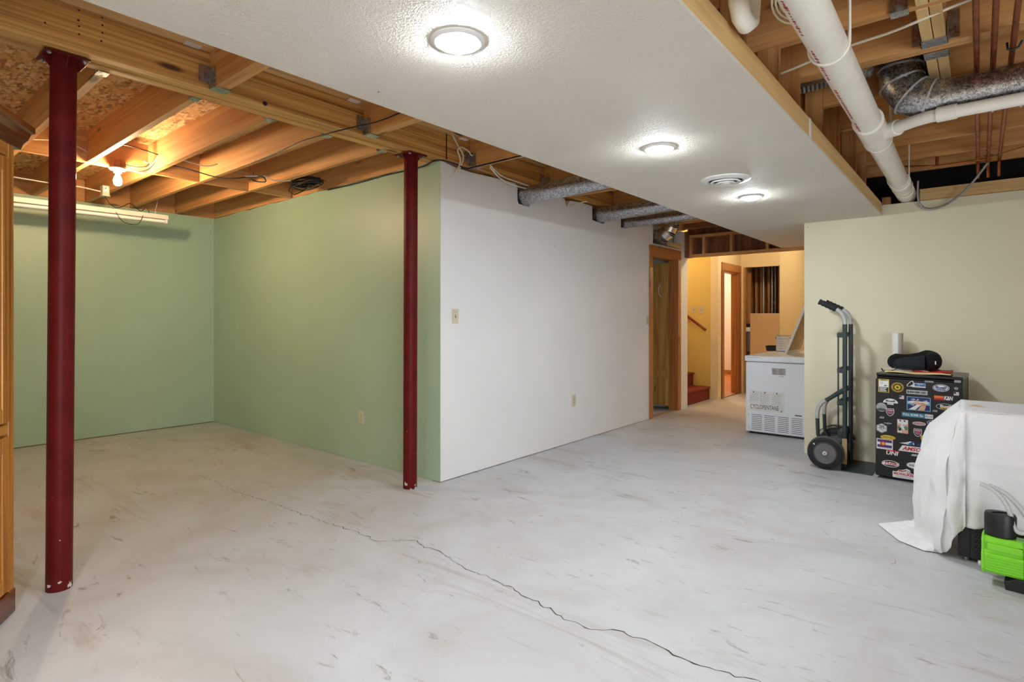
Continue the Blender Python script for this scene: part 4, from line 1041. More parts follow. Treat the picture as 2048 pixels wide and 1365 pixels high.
# ---- hand truck
t = thing('hand_truck', 'dark green hand truck with two wheels standing at the yellow wall', 'hand truck', (-0.9, 5.5, 0))
yn, yf, xr = 5.365, 5.640, -0.862
for y, lab in ((yn, 1), (yf, 2)):
    MB().tube([(xr, y, 0.02), (xr, y, 1.20)], 0.0175, 16).build('rail', 'truck_green', t, smooth=40)
    cv = [(xr, y, 1.19), (xr-0.001, y, 1.235), (xr-0.010, y, 1.270), (xr-0.030, y, 1.300), (xr-0.062, y, 1.325)]
    MB().tube(cv, 0.0172, 16).build('bent_neck', 'silver_paint', t, smooth=50)
    e0 = Vector(cv[-1]); e1 = Vector((xr-0.190, y, 1.392)); rr = []; pp = []
    for k in range(19):
        pp.append(e0.lerp(e1, k/18)); rr.append(0.0215 + (0.0028 if k % 4 in (1, 2) else 0))
    MB().tube(pp, rr, 16).build('grip', 'rubber', t, smooth=50)
    arm = [(xr, y, 0.655), (xr-0.04, y, 0.632), (xr-0.10, y, 0.585), (xr-0.145, y, 0.555)]
    MB().tube(arm, [0.022, 0.020, 0.0165, 0.016], 14).build('wheel_arm', 'truck_green', t, smooth=50)
    bend = [(xr-0.14, y, 0.558), (xr-0.175, y, 0.530), (xr-0.198, y, 0.490), (xr-0.205, y, 0.440), (xr-0.205, y, 0.40)]
    MB().tube(bend, 0.0168, 14).build('arm_bend', 'silver_paint', t, smooth=50)
    MB().tube([(xr-0.205, y, 0.41), (xr-0.200, y, 0.26), (xr-0.150, y, 0.15)], 0.0150, 14).build('arm_leg', 'truck_green', t, smooth=50)
    MB().box((xr-0.16, y-0.006, 0.115), (xr+0.0, y+0.006, 0.165)).build('axle_bracket', 'truck_green', t, bevel=0.003)
for z in (1.11, 0.815, 0.545):
    MB().box((xr-0.055, yn-0.012, z-0.020), (xr-0.045, yf+0.012, z+0.020)).box((xr-0.055, yn-0.016, z-0.020), (xr, yn-0.010, z+0.020)).box((xr-0.055, yf+0.010, z-0.020), (xr, yf+0.016, z+0.020)).build('cross_bar', 'truck_green', t, bevel=0.002)
MB().box((xr-0.05, yn-0.012, 0.255), (xr-0.012, yf+0.012, 0.315)).build('lower_cross_bar', 'truck_green', t, bevel=0.004)
MB().tube([(xr-0.055, (yn+yf)/2-0.10, 1.10), (xr-0.055, (yn+yf)/2-0.10, 0.27)], 0.006, 8).build('tie_rod', 'truck_green', t)
MB().box((xr-0.018, 5.272, 0.0), (xr+0.205, 5.735, 0.007)).build('toe_plate', 'truck_green', t, bevel=0.003)
MB().box((xr-0.02, 5.272, 0.005), (xr-0.013, 5.735, 0.10)).build('toe_plate_back', 'truck_green', t)
MB().box((xr-0.020, yn-0.026, 0.045), (xr+0.018, yn-0.019, 0.255)).box((xr-0.020, yn-0.026, 0.045), (xr-0.017, yn+0.015, 0.255)).build('cardboard_guard', 'cardboard', t)
MB().tube([(-0.985, 5.215, 0.137), (-0.985, 5.79-0.03, 0.137)], 0.009, 10).build('axle', 'steel', t, smooth=40)
for yc in (5.262, 5.690):
    c0 = (-0.985, yc, 0.137)
    wv = MB().lathe([(0.090, -0.030), (0.112, -0.033), (0.128, -0.026), (0.136, -0.012), (0.137, 0.0), (0.136, 0.012), (0.128, 0.026), (0.112, 0.033), (0.090, 0.030)], c0, 44, 'y', caps=False).build('tyre', 'rubber', t, smooth=50)
    MB().lathe([(0.1285, -0.0262), (0.1370, -0.012), (0.1378, 0.0), (0.1370, 0.012), (0.1285, 0.0262)], c0, 44, 'y', caps=False).build('tread', 'rubber_tread', wv, smooth=50)
    hb_ = MB().lathe([(0.091, -0.026), (0.086, -0.034), (0.080, -0.028), (0.076, -0.012), (0.040, -0.016), (0.028, -0.024), (0.026, -0.034), (0.012, -0.036), (0.012, 0.036), (0.026, 0.034), (0.040, 0.016), (0.076, 0.012), (0.086, 0.034), (0.091, 0.026)], c0, 36, 'y').build('rim', 'cast_steel', t, smooth=40)
    MB().lathe([(0.016, -0.036), (0.016, -0.041), (0.008, -0.042), (0.008, -0.036)], c0, 16, 'y').build('hub_cap', 'white_plastic', hb_, smooth=40)
    for q in range(5):
        an = 2*PI*q/5 + 0.4
        MB().lathe([(0.006, -0.0155), (0.005, -0.019)], (c0[0]+0.058*math.cos(an), c0[1], c0[2]+0.058*math.sin(an)), 8, 'y').build('rim_bolt', 'steel', hb_)
MB().add([(-1.075, 5.2287, 0.205), (-1.062, 5.2287, 0.214), (-1.058, 5.2287, 0.198), (-1.062, 5.2287, 0.196)], [(0,1,2,3)]).build('valve_mark', 'label_paper', t)
# far-side wheel fender
MB().grid(lambda u, v_: (-0.985 + 0.160*math.cos(0.35 + 2.3*u), 5.64 + 0.10*v_, 0.140 + 0.160*math.sin(0.35 + 2.3*u)), 18, 2).build('fender', 'black_gloss', t, smooth=60, solid=0.004)

# ---- black mini fridge covered in stickers
fr_rz = math.radians(-3.5)
t = thing('mini_fridge', 'black mini fridge covered in stickers beside the hand truck', 'fridge', (-0.632, 5.235, 0), fr_rz, worldco=False)
FWD, FDP, FH = 0.537, 0.485, 0.822
MB().box((0.002, 0.05, 0.012), (FWD-0.002, FDP, FH-0.026)).build('body', 'black_plastic', t, bevel=0.006)
MB().box((0.0, 0.03, FH-0.026), (FWD, FDP+0.005, FH)).build('top_panel', 'black_gloss', t, bevel=0.006, seg=3)
dr = MB().box((0.0, 0.0, 0.022), (FWD, 0.046, FH-0.042)).build('door', 'black_plastic', t, bevel=0.006, seg=3)
MB().box((0.01, 0.006, FH-0.043), (FWD-0.01, 0.045, FH-0.028)).build('handle_recess', 'dark_hole', dr)
MB().box((0.006, 0.0, FH-0.034), (FWD-0.05, 0.032, FH-0.028)).build('handle_lip', 'black_gloss', dr, bevel=0.002)
MB().box((FWD-0.05, 0.004, FH-0.040), (FWD-0.01, 0.05, FH-0.022)).build('hinge', 'steel', t, bevel=0.002)
for x in (0.05, FWD-0.05):
    for y in (0.09, FDP-0.05):
        MB().lathe([(0.014, 0.0), (0.014, 0.014)], (x, y, 0), 10).build('foot', 'black_plastic', t)
STK = [0]
def shape(kind, w, h):
    if kind == 'rect': return [(-w/2, -h/2), (w/2, -h/2), (w/2, h/2), (-w/2, h/2)]
    if kind == 'oval': return [(w/2*math.cos(2*PI*k/28), h/2*math.sin(2*PI*k/28)) for k in range(28)]
    if kind == 'hex': return [(w/2*math.sin(2*PI*k/6), h/2*math.cos(2*PI*k/6)) for k in range(6)][::-1]
    if kind == 'shield': return [(-w/2, h*0.30), (-w*0.42, h*0.5), (-w*0.15, h*0.44), (0, h*0.5), (w*0.15, h*0.44), (w*0.42, h*0.5), (w/2, h*0.30), (w*0.5, -h*0.05), (w*0.30, -h*0.36), (0, -h*0.5), (-w*0.30, -h*0.36), (-w*0.5, -h*0.05)]
    if kind == 'arch': return [(-w/2, -h/2)] + [(w/2*math.cos(PI - PI*k/14), -h/2 + h*math.sin(PI*k/14)) for k in range(1, 14)] + [(w/2, -h/2)]
    if kind == 'slant': return [(-w/2, -h/2), (w*0.40, -h/2), (w/2, h/2), (-w*0.36, h/2)]
def flat(poly, u, z, lvl, mat, parent, name):
    y = -0.0009 - 0.0005*lvl
    return MB().add([(u+a_, y, z+b_) for a_, b_ in poly], [tuple(range(len(poly)))]).build(name, mat, parent)
def stick(kind, u, z, w, h, mat, rings=(), txt=None, tm='st_black', th=0.5, tw=0.8, dz=0.0, shear=0.0, du=0.0):
    s_ = flat(shape(kind, w, h), u, z, 0, mat, dr, 'sticker')
    for i, (k2, fw, fh, mt, ddu, ddz) in enumerate(rings):
        flat(shape(k2, w*fw, h*fh), u + ddu*w, z + ddz*h, 1+i, mt, s_, 'printed_shape')
    if txt:
        text('lettering', txt, tm, s_, onY(u + du*w, -0.0012 - 0.0005*(len(rings)+1), z + dz*h), h*th, w*tw, shear, 0.045)
    return s_
def marks(s_, u, z, w, h, mat, n, lvl=3, seedv=0):
    rg = random.Random(seedv)
    x = -w/2
    for k in range(n):
        ww_ = w/n*rg.uniform(0.4, 0.9); hh = h*rg.uniform(0.45, 1.0)
        flat([(x, -hh/2), (x+ww_, -hh/2+h*0.1), (x+ww_*0.9, hh/2), (x+ww_*0.1, hh/2-h*0.1)], u, z, lvl, mat, s_, 'printed_mark'); x += w/n
R_ = lambda fw, fh, mt, ddu=0.0, ddz=0.0, k='rect': (k, fw, fh, mt, ddu, ddz)
s_ = stick('rect', 0.055, 0.725, 0.071, 0.103, 'st_yellow', [R_(0.86, 0.50, 'st_white', 0, 0.13), R_(0.86, 0.36, 'st_black', 0, -0.28), R_(0.3, 0.17, 'st_dkgrey', -0.2, 0.22, 'oval'), R_(0.24, 0.13, 'st_white', -0.2, 0.22, 'oval'), R_(0.26, 0.08, 'st_dkgrey', 0.16, 0.02, 'slant')], 'WARNING', 'st_black', 0.08, 0.6, 0.43)
for k in range(5): flat(shape('rect', 0.050-0.006*(k % 3), 0.0034), 0.052-0.002*(k % 3), 0.709-0.0065*k, 4, 'st_white', s_, 'printed_mark')
s_ = stick('oval', 0.145, 0.720, 0.080, 0.074, 'st_yellow', [R_(0.92, 0.92, 'st_black', k='oval'), R_(0.84, 0.84, 'st_gold', k='oval'), R_(0.74, 0.74, 'st_black', k='oval'), R_(0.50, 0.50, 'st_yellow', k='oval')])
flat([((0.013 if k % 2 == 0 else 0.0055)*math.sin(k*PI/5), (0.013 if k % 2 == 0 else 0.0055)*math.cos(k*PI/5)) for k in range(10)], 0.145, 0.720, 5, 'st_black', s_, 'printed_star')
for q in range(7): flat(shape('oval', 0.008, 0.006), 0.145+0.030*math.cos(0.5+q*0.9), 0.720+0.027*math.sin(0.5+q*0.9), 4, 'st_gold', s_, 'printed_mark')
s_ = stick('rect', 0.278, 0.7455, 0.084, 0.033, 'st_sky', [R_(0.96, 0.42, 'st_white', 0, -0.24)], 'Buell', 'st_navy', 0.58, 0.74, 0, 0, 0.09)
flat([(-0.028, -0.020), (-0.028, -0.008), (-0.016, 0.008), (-0.002, 0.022), (0.008, 0.026), (0.014, 0.018), (0.016, -0.004), (0.004, -0.018)], 0.232, 0.752, 2, 'st_white', s_, 'printed_shape')
flat([(-0.024, -0.018), (-0.023, -0.008), (-0.013, 0.005), (-0.001, 0.018), (0.006, 0.021), (0.010, 0.013), (0.011, -0.003), (0.000, -0.008), (-0.008, -0.016)], 0.232, 0.752, 3, 'st_black', s_, 'printed_shape')
s_ = stick('rect', 0.341, 0.778, 0.054, 0.011, 'st_grey'); marks(s_, 0.341, 0.778, 0.048, 0.006, 'st_dkgrey', 8, 2, 1)
stick('oval', 0.412, 0.737, 0.099, 0.053, 'st_white', [R_(0.93, 0.88, 'st_navy', k='oval'), R_(0.84, 0.74, 'st_white', k='oval'), R_(0.5, 0.12, 'st_blue', 0, -0.24)], 'Buell', 'st_navy', 0.36, 0.64, 0.05)
stick('rect', 0.500, 0.741, 0.028, 0.024, 'st_black', [R_(0.8, 0.8, 'st_white', k='oval'), R_(0.6, 0.6, 'st_black', k='oval'), R_(0.4, 0.16, 'st_white')])
for (u, z, w, h) in ((0.501, 0.703, 0.030, 0.025), (0.172, 0.646, 0.029, 0.026)):
    s_ = stick('rect', u, z, w, h, 'st_white', [R_(0.42, 0.5, 'st_navy', -0.27, 0.22)])
    for k in range(4): flat(shape('rect', w*(0.52 if k < 2 else 0.94), h*0.085), u + (w*0.21 if k < 2 else 0), z + h*(0.38-0.23*k), 2, 'st_rose', s_, 'printed_stripe')
s_ = stick('rect', 0.267, 0.692, 0.129, 0.030, 'st_white', [R_(0.97, 0.86, 'st_grey')]); marks(s_, 0.267, 0.692, 0.118, 0.020, 'st_black', 15, 2, 2)
s_ = stick('rect', 0.400, 0.664, 0.058, 0.030, 'st_orange', [R_(1.0, 0.45, 'st_red', 0, -0.275)])
text('lettering', 'K&N', 'st_white', s_, onY(0.454, -0.0022, 0.664), 0.028, 0.054, 0.25, 0.06)
stick('arch', 0.099, 0.612, 0.098, 0.034, 'st_white', [], 'Buell', 'st_black', 0.42, 0.62, -0.06)
s_ = stick('rect', 0.099, 0.588, 0.040, 0.013, 'st_white'); marks(s_, 0.099, 0.588, 0.032, 0.008, 'st_dkgrey', 5, 2, 3)
s_ = stick('oval', 0.040, 0.556, 0.070, 0.070, 'st_grey', [R_(0.94, 0.30, 'st_dkgrey', 0, -0.26, 'oval')])
marks(s_, 0.042, 0.566, 0.050, 0.006, 'st_dkgrey', 9, 2, 4); marks(s_, 0.044, 0.552, 0.040, 0.005, 'st_dkgrey', 8, 2, 5)
def shield(u, z, w, h):
    s_ = stick('shield', u, z, w, h, 'st_white', [R_(0.88, 0.88, 'st_black', k='shield')])
    flat([(-w*0.38, h*0.16), (w*0.38, h*0.16), (w*0.36, h*0.34), (-w*0.36, h*0.34)], u, z, 2, 'st_pink', s_, 'printed_shape')
    for k in range(4):
        x = -w*0.40 + k*w*0.20
        flat([(x, h*0.10), (x+w*0.10, h*0.10), (x+w*0.34, -h*0.26 + abs(k-1.5)*h*0.02), (x+w*0.25, -h*0.26 + abs(k-1.5)*h*0.02)] if k < 3 else [(x, h*0.10), (x+w*0.10, h*0.10), (x+w*0.20, -h*0.06), (x+w*0.16, -h*0.10)], u, z, 2, 'st_pink', s_, 'printed_stripe')
shield(0.097, 0.523, 0.053, 0.061); shield(0.272, 0.389, 0.052, 0.063)
# picture with a car on a stormy road
s_ = stick('rect', 0.277, 0.606, 0.146, 0.102, 'st_sky', [R_(0.95, 0.93, 'st_navy'), R_(0.93, 0.22, 'st_sky', 0, 0.05), R_(0.92, 0.14, 'st_white', 0, 0.12, 'slant')])
for (pl, mt) in (([(-0.060, -0.046), (-0.010, -0.006), (0.020, -0.004), (-0.020, -0.046)], 'st_white'), ([(-0.005, -0.046), (0.018, -0.010), (0.046, -0.012), (0.036, -0.046)], 'st_skin'), ([(-0.042, 0.004), (-0.016, 0.014), (0.020, 0.012), (0.050, 0.002), (0.044, -0.010), (-0.020, -0.004)], 'st_skin'),
                ([(0.010, 0.008), (0.030, 0.010), (0.048, 0.002), (0.030, -0.004)], 'st_orange'), ([(-0.050, 0.030), (-0.030, 0.040), (-0.016, 0.030), (-0.030, 0.022)], 'st_grey'), ([(-0.018, 0.022), (-0.002, 0.040), (0.004, 0.026)], 'st_rose'), ([(0.024, 0.024), (0.050, 0.030), (0.058, 0.022)], 'st_white'), ([(-0.055, -0.010), (-0.025, -0.006), (-0.030, -0.018)], 'st_grey')):
    flat(pl, 0.277, 0.606, 5, mt, s_, 'printed_shape')
stick('oval', 0.438, 0.601, 0.111, 0.046, 'st_white', [R_(0.95, 0.90, 'st_black', k='oval'), R_(0.70, 0.20, 'st_yellow', 0.02, -0.20, 'slant')], 'Buell', 'st_white', 0.40, 0.56, 0.08)
for (u, z, sd) in ((0.376, 0.564, 6), (0.043, 0.476, 7)):
    s_ = stick('slant', u, z, 0.032, 0.013, 'st_grey'); marks(s_, u, z, 0.022, 0.007, 'st_black', 3, 2, sd)
s_ = stick('rect', 0.269, 0.518, 0.194, 0.034, 'st_teal', [R_(0.25, 0.94, 'st_white', 0.37, 0)], 'PULL SOME Gs.', 'st_white', 0.50, 0.66, 0, 0, -0.13)
text('lettering', 'Buell', 'st_navy', s_, onY(0.3410, -0.0024, 0.518), 0.014, 0.040)
stick('slant', 0.440, 0.540, 0.074, 0.026, 'st_purple', [R_(0.7, 0.7, 'st_yellow', 0.06, 0, 'slant')])
# picture of a ball player
s_ = stick('rect', 0.178, 0.424, 0.070, 0.105, 'st_rose', [R_(0.94, 0.26, 'st_green', 0, -0.12), R_(0.94, 0.20, 'st_skin', 0, -0.37), R_(0.94, 0.30, 'st_white', 0, 0.33)])
for (pl, mt) in (([(-0.024, 0.044), (-0.016, 0.050), (-0.008, 0.042), (-0.014, 0.034)], 'st_dkgrey'), ([(0.004, 0.046), (0.014, 0.050), (0.020, 0.040), (0.010, 0.034)], 'st_dkgrey'), ([(-0.012, 0.028), (0.010, 0.034), (0.022, 0.018), (0.010, -0.004), (-0.008, 0.000)], 'st_white'),
                ([(0.000, 0.014), (0.014, 0.018), (0.018, 0.008), (0.004, 0.004)], 'st_purple'), ([(-0.014, 0.004), (0.008, -0.004), (0.016, -0.026), (0.006, -0.030), (-0.020, -0.006)], 'st_white'), ([(-0.018, -0.004), (-0.008, -0.012), (-0.016, -0.038), (-0.026, -0.036)], 'st_black'), ([(-0.030, -0.034), (-0.006, -0.034), (-0.004, -0.048), (-0.030, -0.048)], 'st_white')):
    flat(pl, 0.178, 0.424, 5, mt, s_, 'printed_shape')
s_ = stick('oval', 0.281, 0.458, 0.083, 0.028, 'st_white', [R_(0.95, 0.88, 'st_rose', k='oval')]); marks(s_, 0.281, 0.458, 0.062, 0.010, 'st_dkgrey', 11, 3, 8)
s_ = stick('oval', 0.376, 0.473, 0.095, 0.044, 'st_white', [R_(0.94, 0.88, 'st_navy', k='oval'), R_(0.88, 0.78, 'st_blue', k='oval')]); marks(s_, 0.372, 0.473, 0.060, 0.022, 'st_white', 5, 4, 9)
s_ = stick('slant', 0.081, 0.436, 0.058, 0.006, 'st_grey'); flat(shape('oval', 0.020, 0.016), 0.086, 0.434, 1, 'st_sky', s_, 'printed_shape'); flat(shape('oval', 0.012, 0.010), 0.087, 0.431, 2, 'st_blue', s_, 'printed_shape')
stick('hex', 0.042, 0.393, 0.078, 0.075, 'st_white', [R_(0.92, 0.92, 'st_dkgrey', k='hex'), R_(0.84, 0.84, 'st_white', k='hex'), R_(0.5, 0.10, 'st_dkgrey', 0, 0.22, 'slant'), R_(0.45, 0.06, 'st_grey', 0, -0.22)], 'YETI', 'st_dkgrey', 0.22, 0.62, 0.0)
s_ = stick('rect', 0.316, 0.358, 0.050, 0.030, 'st_yellow', [R_(0.72, 0.62, 'st_black', 0.04, -0.02), R_(0.40, 0.26, 'st_yellow', 0.12, -0.02)]); marks(s_, 0.316, 0.337, 0.045, 0.008, 'st_yellow', 5, 1, 10)
s_ = stick('oval', 0.083, 0.326, 0.099, 0.036, 'st_yellow', [R_(0.95, 0.9, 'st_gold', k='oval'), R_(0.88, 0.78, 'st_yellow', k='oval')]); marks(s_, 0.076, 0.328, 0.062, 0.009, 'st_black', 9, 4, 11); marks(s_, 0.112, 0.322, 0.026, 0.014, 'st_orange', 3, 4, 12)
s_ = stick('rect', 0.061, 0.271, 0.108, 0.080, 'st_white', [R_(0.88, 0.26, 'st_purple', 0.0, 0.30), R_(0.88, 0.26, 'st_purple', 0.0, -0.20), R_(0.32, 0.44, 'st_red', -0.10, 0.05, 'oval'), R_(0.20, 0.27, 'st_yellow', -0.08, 0.05, 'oval')]); marks(s_, 0.061, 0.236, 0.080, 0.005, 'st_grey', 12, 2, 13)
s_ = stick('slant', 0.243, 0.258, 0.187, 0.044, 'st_white', [], 'AMSOIL', 'st_red', 0.62, 0.80, 0, 0.3, 0.03)
flat([(-0.060, -0.004), (-0.020, 0.006), (0.010, 0.018), (0.030, 0.014), (0.036, -0.004), (0.010, -0.010)], 0.216, 0.299, 1, 'st_white', s_, 'printed_shape')
flat([(-0.012, -0.004), (0.006, 0.010), (0.022, 0.020), (0.030, 0.018), (0.020, 0.004), (0.026, -0.008), (0.002, -0.010)], 0.222, 0.299, 2, 'st_blue', s_, 'printed_shape')
marks(s_, 0.300, 0.300, 0.060, 0.020, 'st_blue', 6, 2, 14)
stick('slant', 0.108, 0.211, 0.101, 0.040, 'st_red', [R_(0.94, 0.66, 'st_black', 0, -0.16)], 'UNI', 'st_white', 0.72, 0.78, -0.1, 0.15)
s_ = stick('slant', 0.258, 0.216, 0.056, 0.013, 'st_white'); marks(s_, 0.258, 0.216, 0.048, 0.011, 'st_teal', 5, 2, 15)
stick('oval', 0.099, 0.125, 0.114, 0.052, 'st_white', [R_(0.92, 0.84, 'st_black', k='oval'), R_(1.0, 0.44, 'st_white', 0, 0.02, 'slant')], 'TUSK', 'st_red', 0.36, 0.80, 0.03, 0.3)
s_ = stick('oval', 0.254, 0.137, 0.105, 0.050, 'st_grey', [R_(0.95, 0.90, 'st_white', k='oval')]); marks(s_, 0.250, 0.137, 0.064, 0.018, 'st_dkgrey', 8, 3, 16)
s_ = stick('rect', 0.183, 0.050, 0.139, 0.046, 'st_white', [], 'MILWAUKEE', 'st_red', 0.42, 0.90, 0.16)
flat([(-0.045, 0.0), (-0.030, 0.016), (0.000, 0.022), (0.020, 0.032), (0.040, 0.026), (0.048, 0.0)], 0.183, 0.072, 0, 'st_white', s_, 'printed_shape')
flat([(-0.038, 0.004), (-0.024, 0.014), (0.000, 0.012), (0.024, 0.024), (0.014, 0.010), (-0.008, 0.004)], 0.183, 0.074, 2, 'st_red', s_, 'printed_shape')
flat(shape('oval', 0.022, 0.018), 0.216, 0.079, 2, 'st_dkgrey', s_, 'printed_shape'); flat(shape('oval', 0.015, 0.012), 0.216, 0.079, 3, 'st_white', s_, 'printed_shape')
text('lettering', 'CUSTOM CYCLES', 'st_dkgrey', s_, onY(0.183, -0.0022, 0.038), 0.008, 0.10)

# ---- things on the fridge
t = thing('paper_roll', 'white paper towel roll standing on the fridge', 'paper roll', (-0.525, 5.62, FH))
MB().lathe([(0.040, FH), (0.040, 1.128), (0.018, 1.128), (0.018, 1.10)], (-0.525, 5.62, 0), 28).build('sheets', 'paper_roll', t, smooth=40)
vs = []; fs = []
for q in range(8):
    an = -1.35 + 1.2*q/7
    vs += [(-0.525+0.0405*math.cos(an), 5.62+0.0405*math.sin(an), FH+0.002), (-0.525+0.0405*math.cos(an), 5.62+0.0405*math.sin(an), 1.127)]
    if q: fs.append((2*q-2, 2*q, 2*q+1, 2*q-1))
MB().add(vs, fs).build('embossed_band', 'paper_roll_print', t, smooth=60)
t = thing('padded_envelope', 'flat red and tan padded envelope lying on the fridge top', 'envelope', (-0.37, 5.36, FH))
FH += 0.004
def sheet(x0, x1, y0, y1, z, th, bul):
    def fn(u, v_):
        return (x0+(x1-x0)*u, y0+(y1-y0)*v_ - 0.03*u, z + th*0.5 + bul*math.sin(PI*u)*math.sin(PI*v_) + 0.004*math.sin(9*u+4*v_))
    return MB().grid(fn, 16, 10)
sheet(-0.575, -0.165, 5.27, 5.56, FH, 0.012, 0.006).build('tan_face', 'mailer_tan', t, smooth=60, solid=0.010)
sheet(-0.40, -0.160, 5.30, 5.60, FH+0.014, 0.008, 0.006).build('red_flap', 'mailer_red', t, smooth=60, solid=0.004)
sheet(-0.585, -0.30, 5.34, 5.575, FH+0.014, 0.008, 0.006).build('white_sleeve', 'label_paper', t, smooth=60, solid=0.004)
cable('phone_cord', [(-0.60, 5.40, FH+0.01), (-0.605, 5.34, FH+0.025), (-0.585, 5.29, FH+0.008), (-0.54, 5.27, FH+0.012), (-0.50, 5.30, FH+0.03)], 0.003, 'cable_black', 'thin black cord on the corner of the fridge top', 'cord')
FH -= 0.004
# U-shaped travel pillow
t = thing('travel_pillow', 'black U-shaped travel neck pillow on the fridge top', 'pillow', (-0.41, 5.42, 0.86))
path = [(-0.545, 5.44, 0.900, 0.040, 0.046), (-0.520, 5.47, 0.908, 0.052, 0.058), (-0.46, 5.505, 0.905, 0.056, 0.056), (-0.39, 5.52, 0.912, 0.058, 0.062), (-0.325, 5.50, 0.924, 0.060, 0.076), (-0.285, 5.45, 0.920, 0.060, 0.074),
        (-0.285, 5.385, 0.915, 0.056, 0.070), (-0.33, 5.345, 0.906, 0.054, 0.060), (-0.40, 5.335, 0.900, 0.054, 0.052), (-0.455, 5.34, 0.896, 0.052, 0.048), (-0.500, 5.350, 0.892, 0.040, 0.040), (-0.522, 5.355, 0.890, 0.014, 0.016)]
def blob(path, n=18, sub=4):
    P = [Vector(p[:3]) for p in path]; R1 = [p[3] for p in path]; R2 = [p[4] for p in path]
    pts = []; ra = []; rb = []
    for i in range(len(P)-1):
        p0 = P[max(0, i-1)]; p1 = P[i]; p2 = P[i+1]; p3 = P[min(len(P)-1, i+2)]
        for k in range(sub):
            s_ = k/sub
            pts.append(0.5*((2*p1) + (p2-p0)*s_ + (2*p0-5*p1+4*p2-p3)*s_*s_ + (3*p1-p0-3*p2+p3)*s_**3))
            ra.append(R1[i]*(1-s_)+R1[i+1]*s_); rb.append(R2[i]*(1-s_)+R2[i+1]*s_)
    pts.append(P[-1]); ra.append(R1[-1]); rb.append(R2[-1])
    vs = []; fs = []; m_ = len(pts)
    for i, p in enumerate(pts):
        tt = (pts[min(m_-1, i+1)] - pts[max(0, i-1)]); tt.z = 0; tt.normalize()
        sd = Vector((tt.y, -tt.x, 0))
        for k in range(n):
            an = 2*PI*k/n
            q = p + sd*math.cos(an)*ra[i] + Vector((0, 0, 1))*math.sin(an)*rb[i]
            q.z = max(q.z, FH+0.036)
            vs.append(q)
    for i in range(m_-1):
        for k in range(n): fs.append((i*n+k, i*n+(k+1)%n, (i+1)*n+(k+1)%n, (i+1)*n+k))
    fs.append(tuple(range(n))[::-1]); fs.append(tuple((m_-1)*n+k for k in range(n)))
    return MB().add(vs, fs)
blob(path[:8]).build('cushion_back', 'black_fabric', t, smooth=70)
blob(path[7:]).build('cushion_end', 'slate_fabric', t, smooth=70)
MB().tube([(-0.545, 5.44, 0.856), (-0.50, 5.40, 0.862), (-0.40, 5.42, 0.862), (-0.30, 5.42, 0.862)], 0.006, 6).build('lower_seam', 'black_fabric', t)
MB().box((-0.262, 5.322, 0.900), (-0.255, 5.330, 0.925)).build('fabric_tag', 'label_paper', t)

# ---- table under a white sheet
t = thing('folding_table', 'table hidden under the white sheet at the right edge', 'table', (0.5, 3.93, 0))
TX0, TX1, TY0, TY1, TZ = -0.060, 1.25, 3.735, 4.22, 0.770
MB().box((TX0, TY0, TZ-0.035), (TX1, TY1, TZ-0.002)).build('table_top', 'white_plastic', t, bevel=0.006)
for x in (TX0+0.42, TX1-0.08):
    for y in (TY0+0.06, TY1-0.06):
        MB().tube([(x, y, 0.0), (x, y, TZ-0.035)], 0.014, 10).build('leg', 'steel', t, smooth=40)
t = thing('white_sheet', 'white cotton sheet draped over the table with its tail on the floor', 'sheet', (0.4, 3.9, 0))
# perimeter of the table edge, from the right end of the front to the right end of the back
NF, NC, NL = 66, 26, 60
def edge_pts():
    E = []
    for k in range(NF): E.append(('f', k/(NF-1), (1.30 + (-0.055-1.30)*k/(NF-1), 3.702)))
    for k in range(1, NC): 
        a_ = k/NC*PI/2
        E.append(('c', k/NC, (-0.055 - 0.022*math.sin(a_), 3.724 - 0.022*math.cos(a_))))
    for k in range(NL): E.append(('l', k/(NL-1), (-0.077 - 0.008*k/(NL-1), 3.724 + 0.510*k/(NL-1))))
    return E
E_ = edge_pts()
NV = 46
rg = random.Random(3)
def lerp(a_, b_, s_): return a_ + (b_-a_)*s_
def pl(tab, x):
    for (a0, b0), (a1, b1) in zip(tab[:-1], tab[1:]):
        if x <= a1: return b0 + (b1-b0)*(x-a0)/(a1-a0)
    return tab[-1][1]
def ease(s_): s_ = max(0, min(1, s_)); return s_*s_*(3-2*s_)
vs = []; fs = []
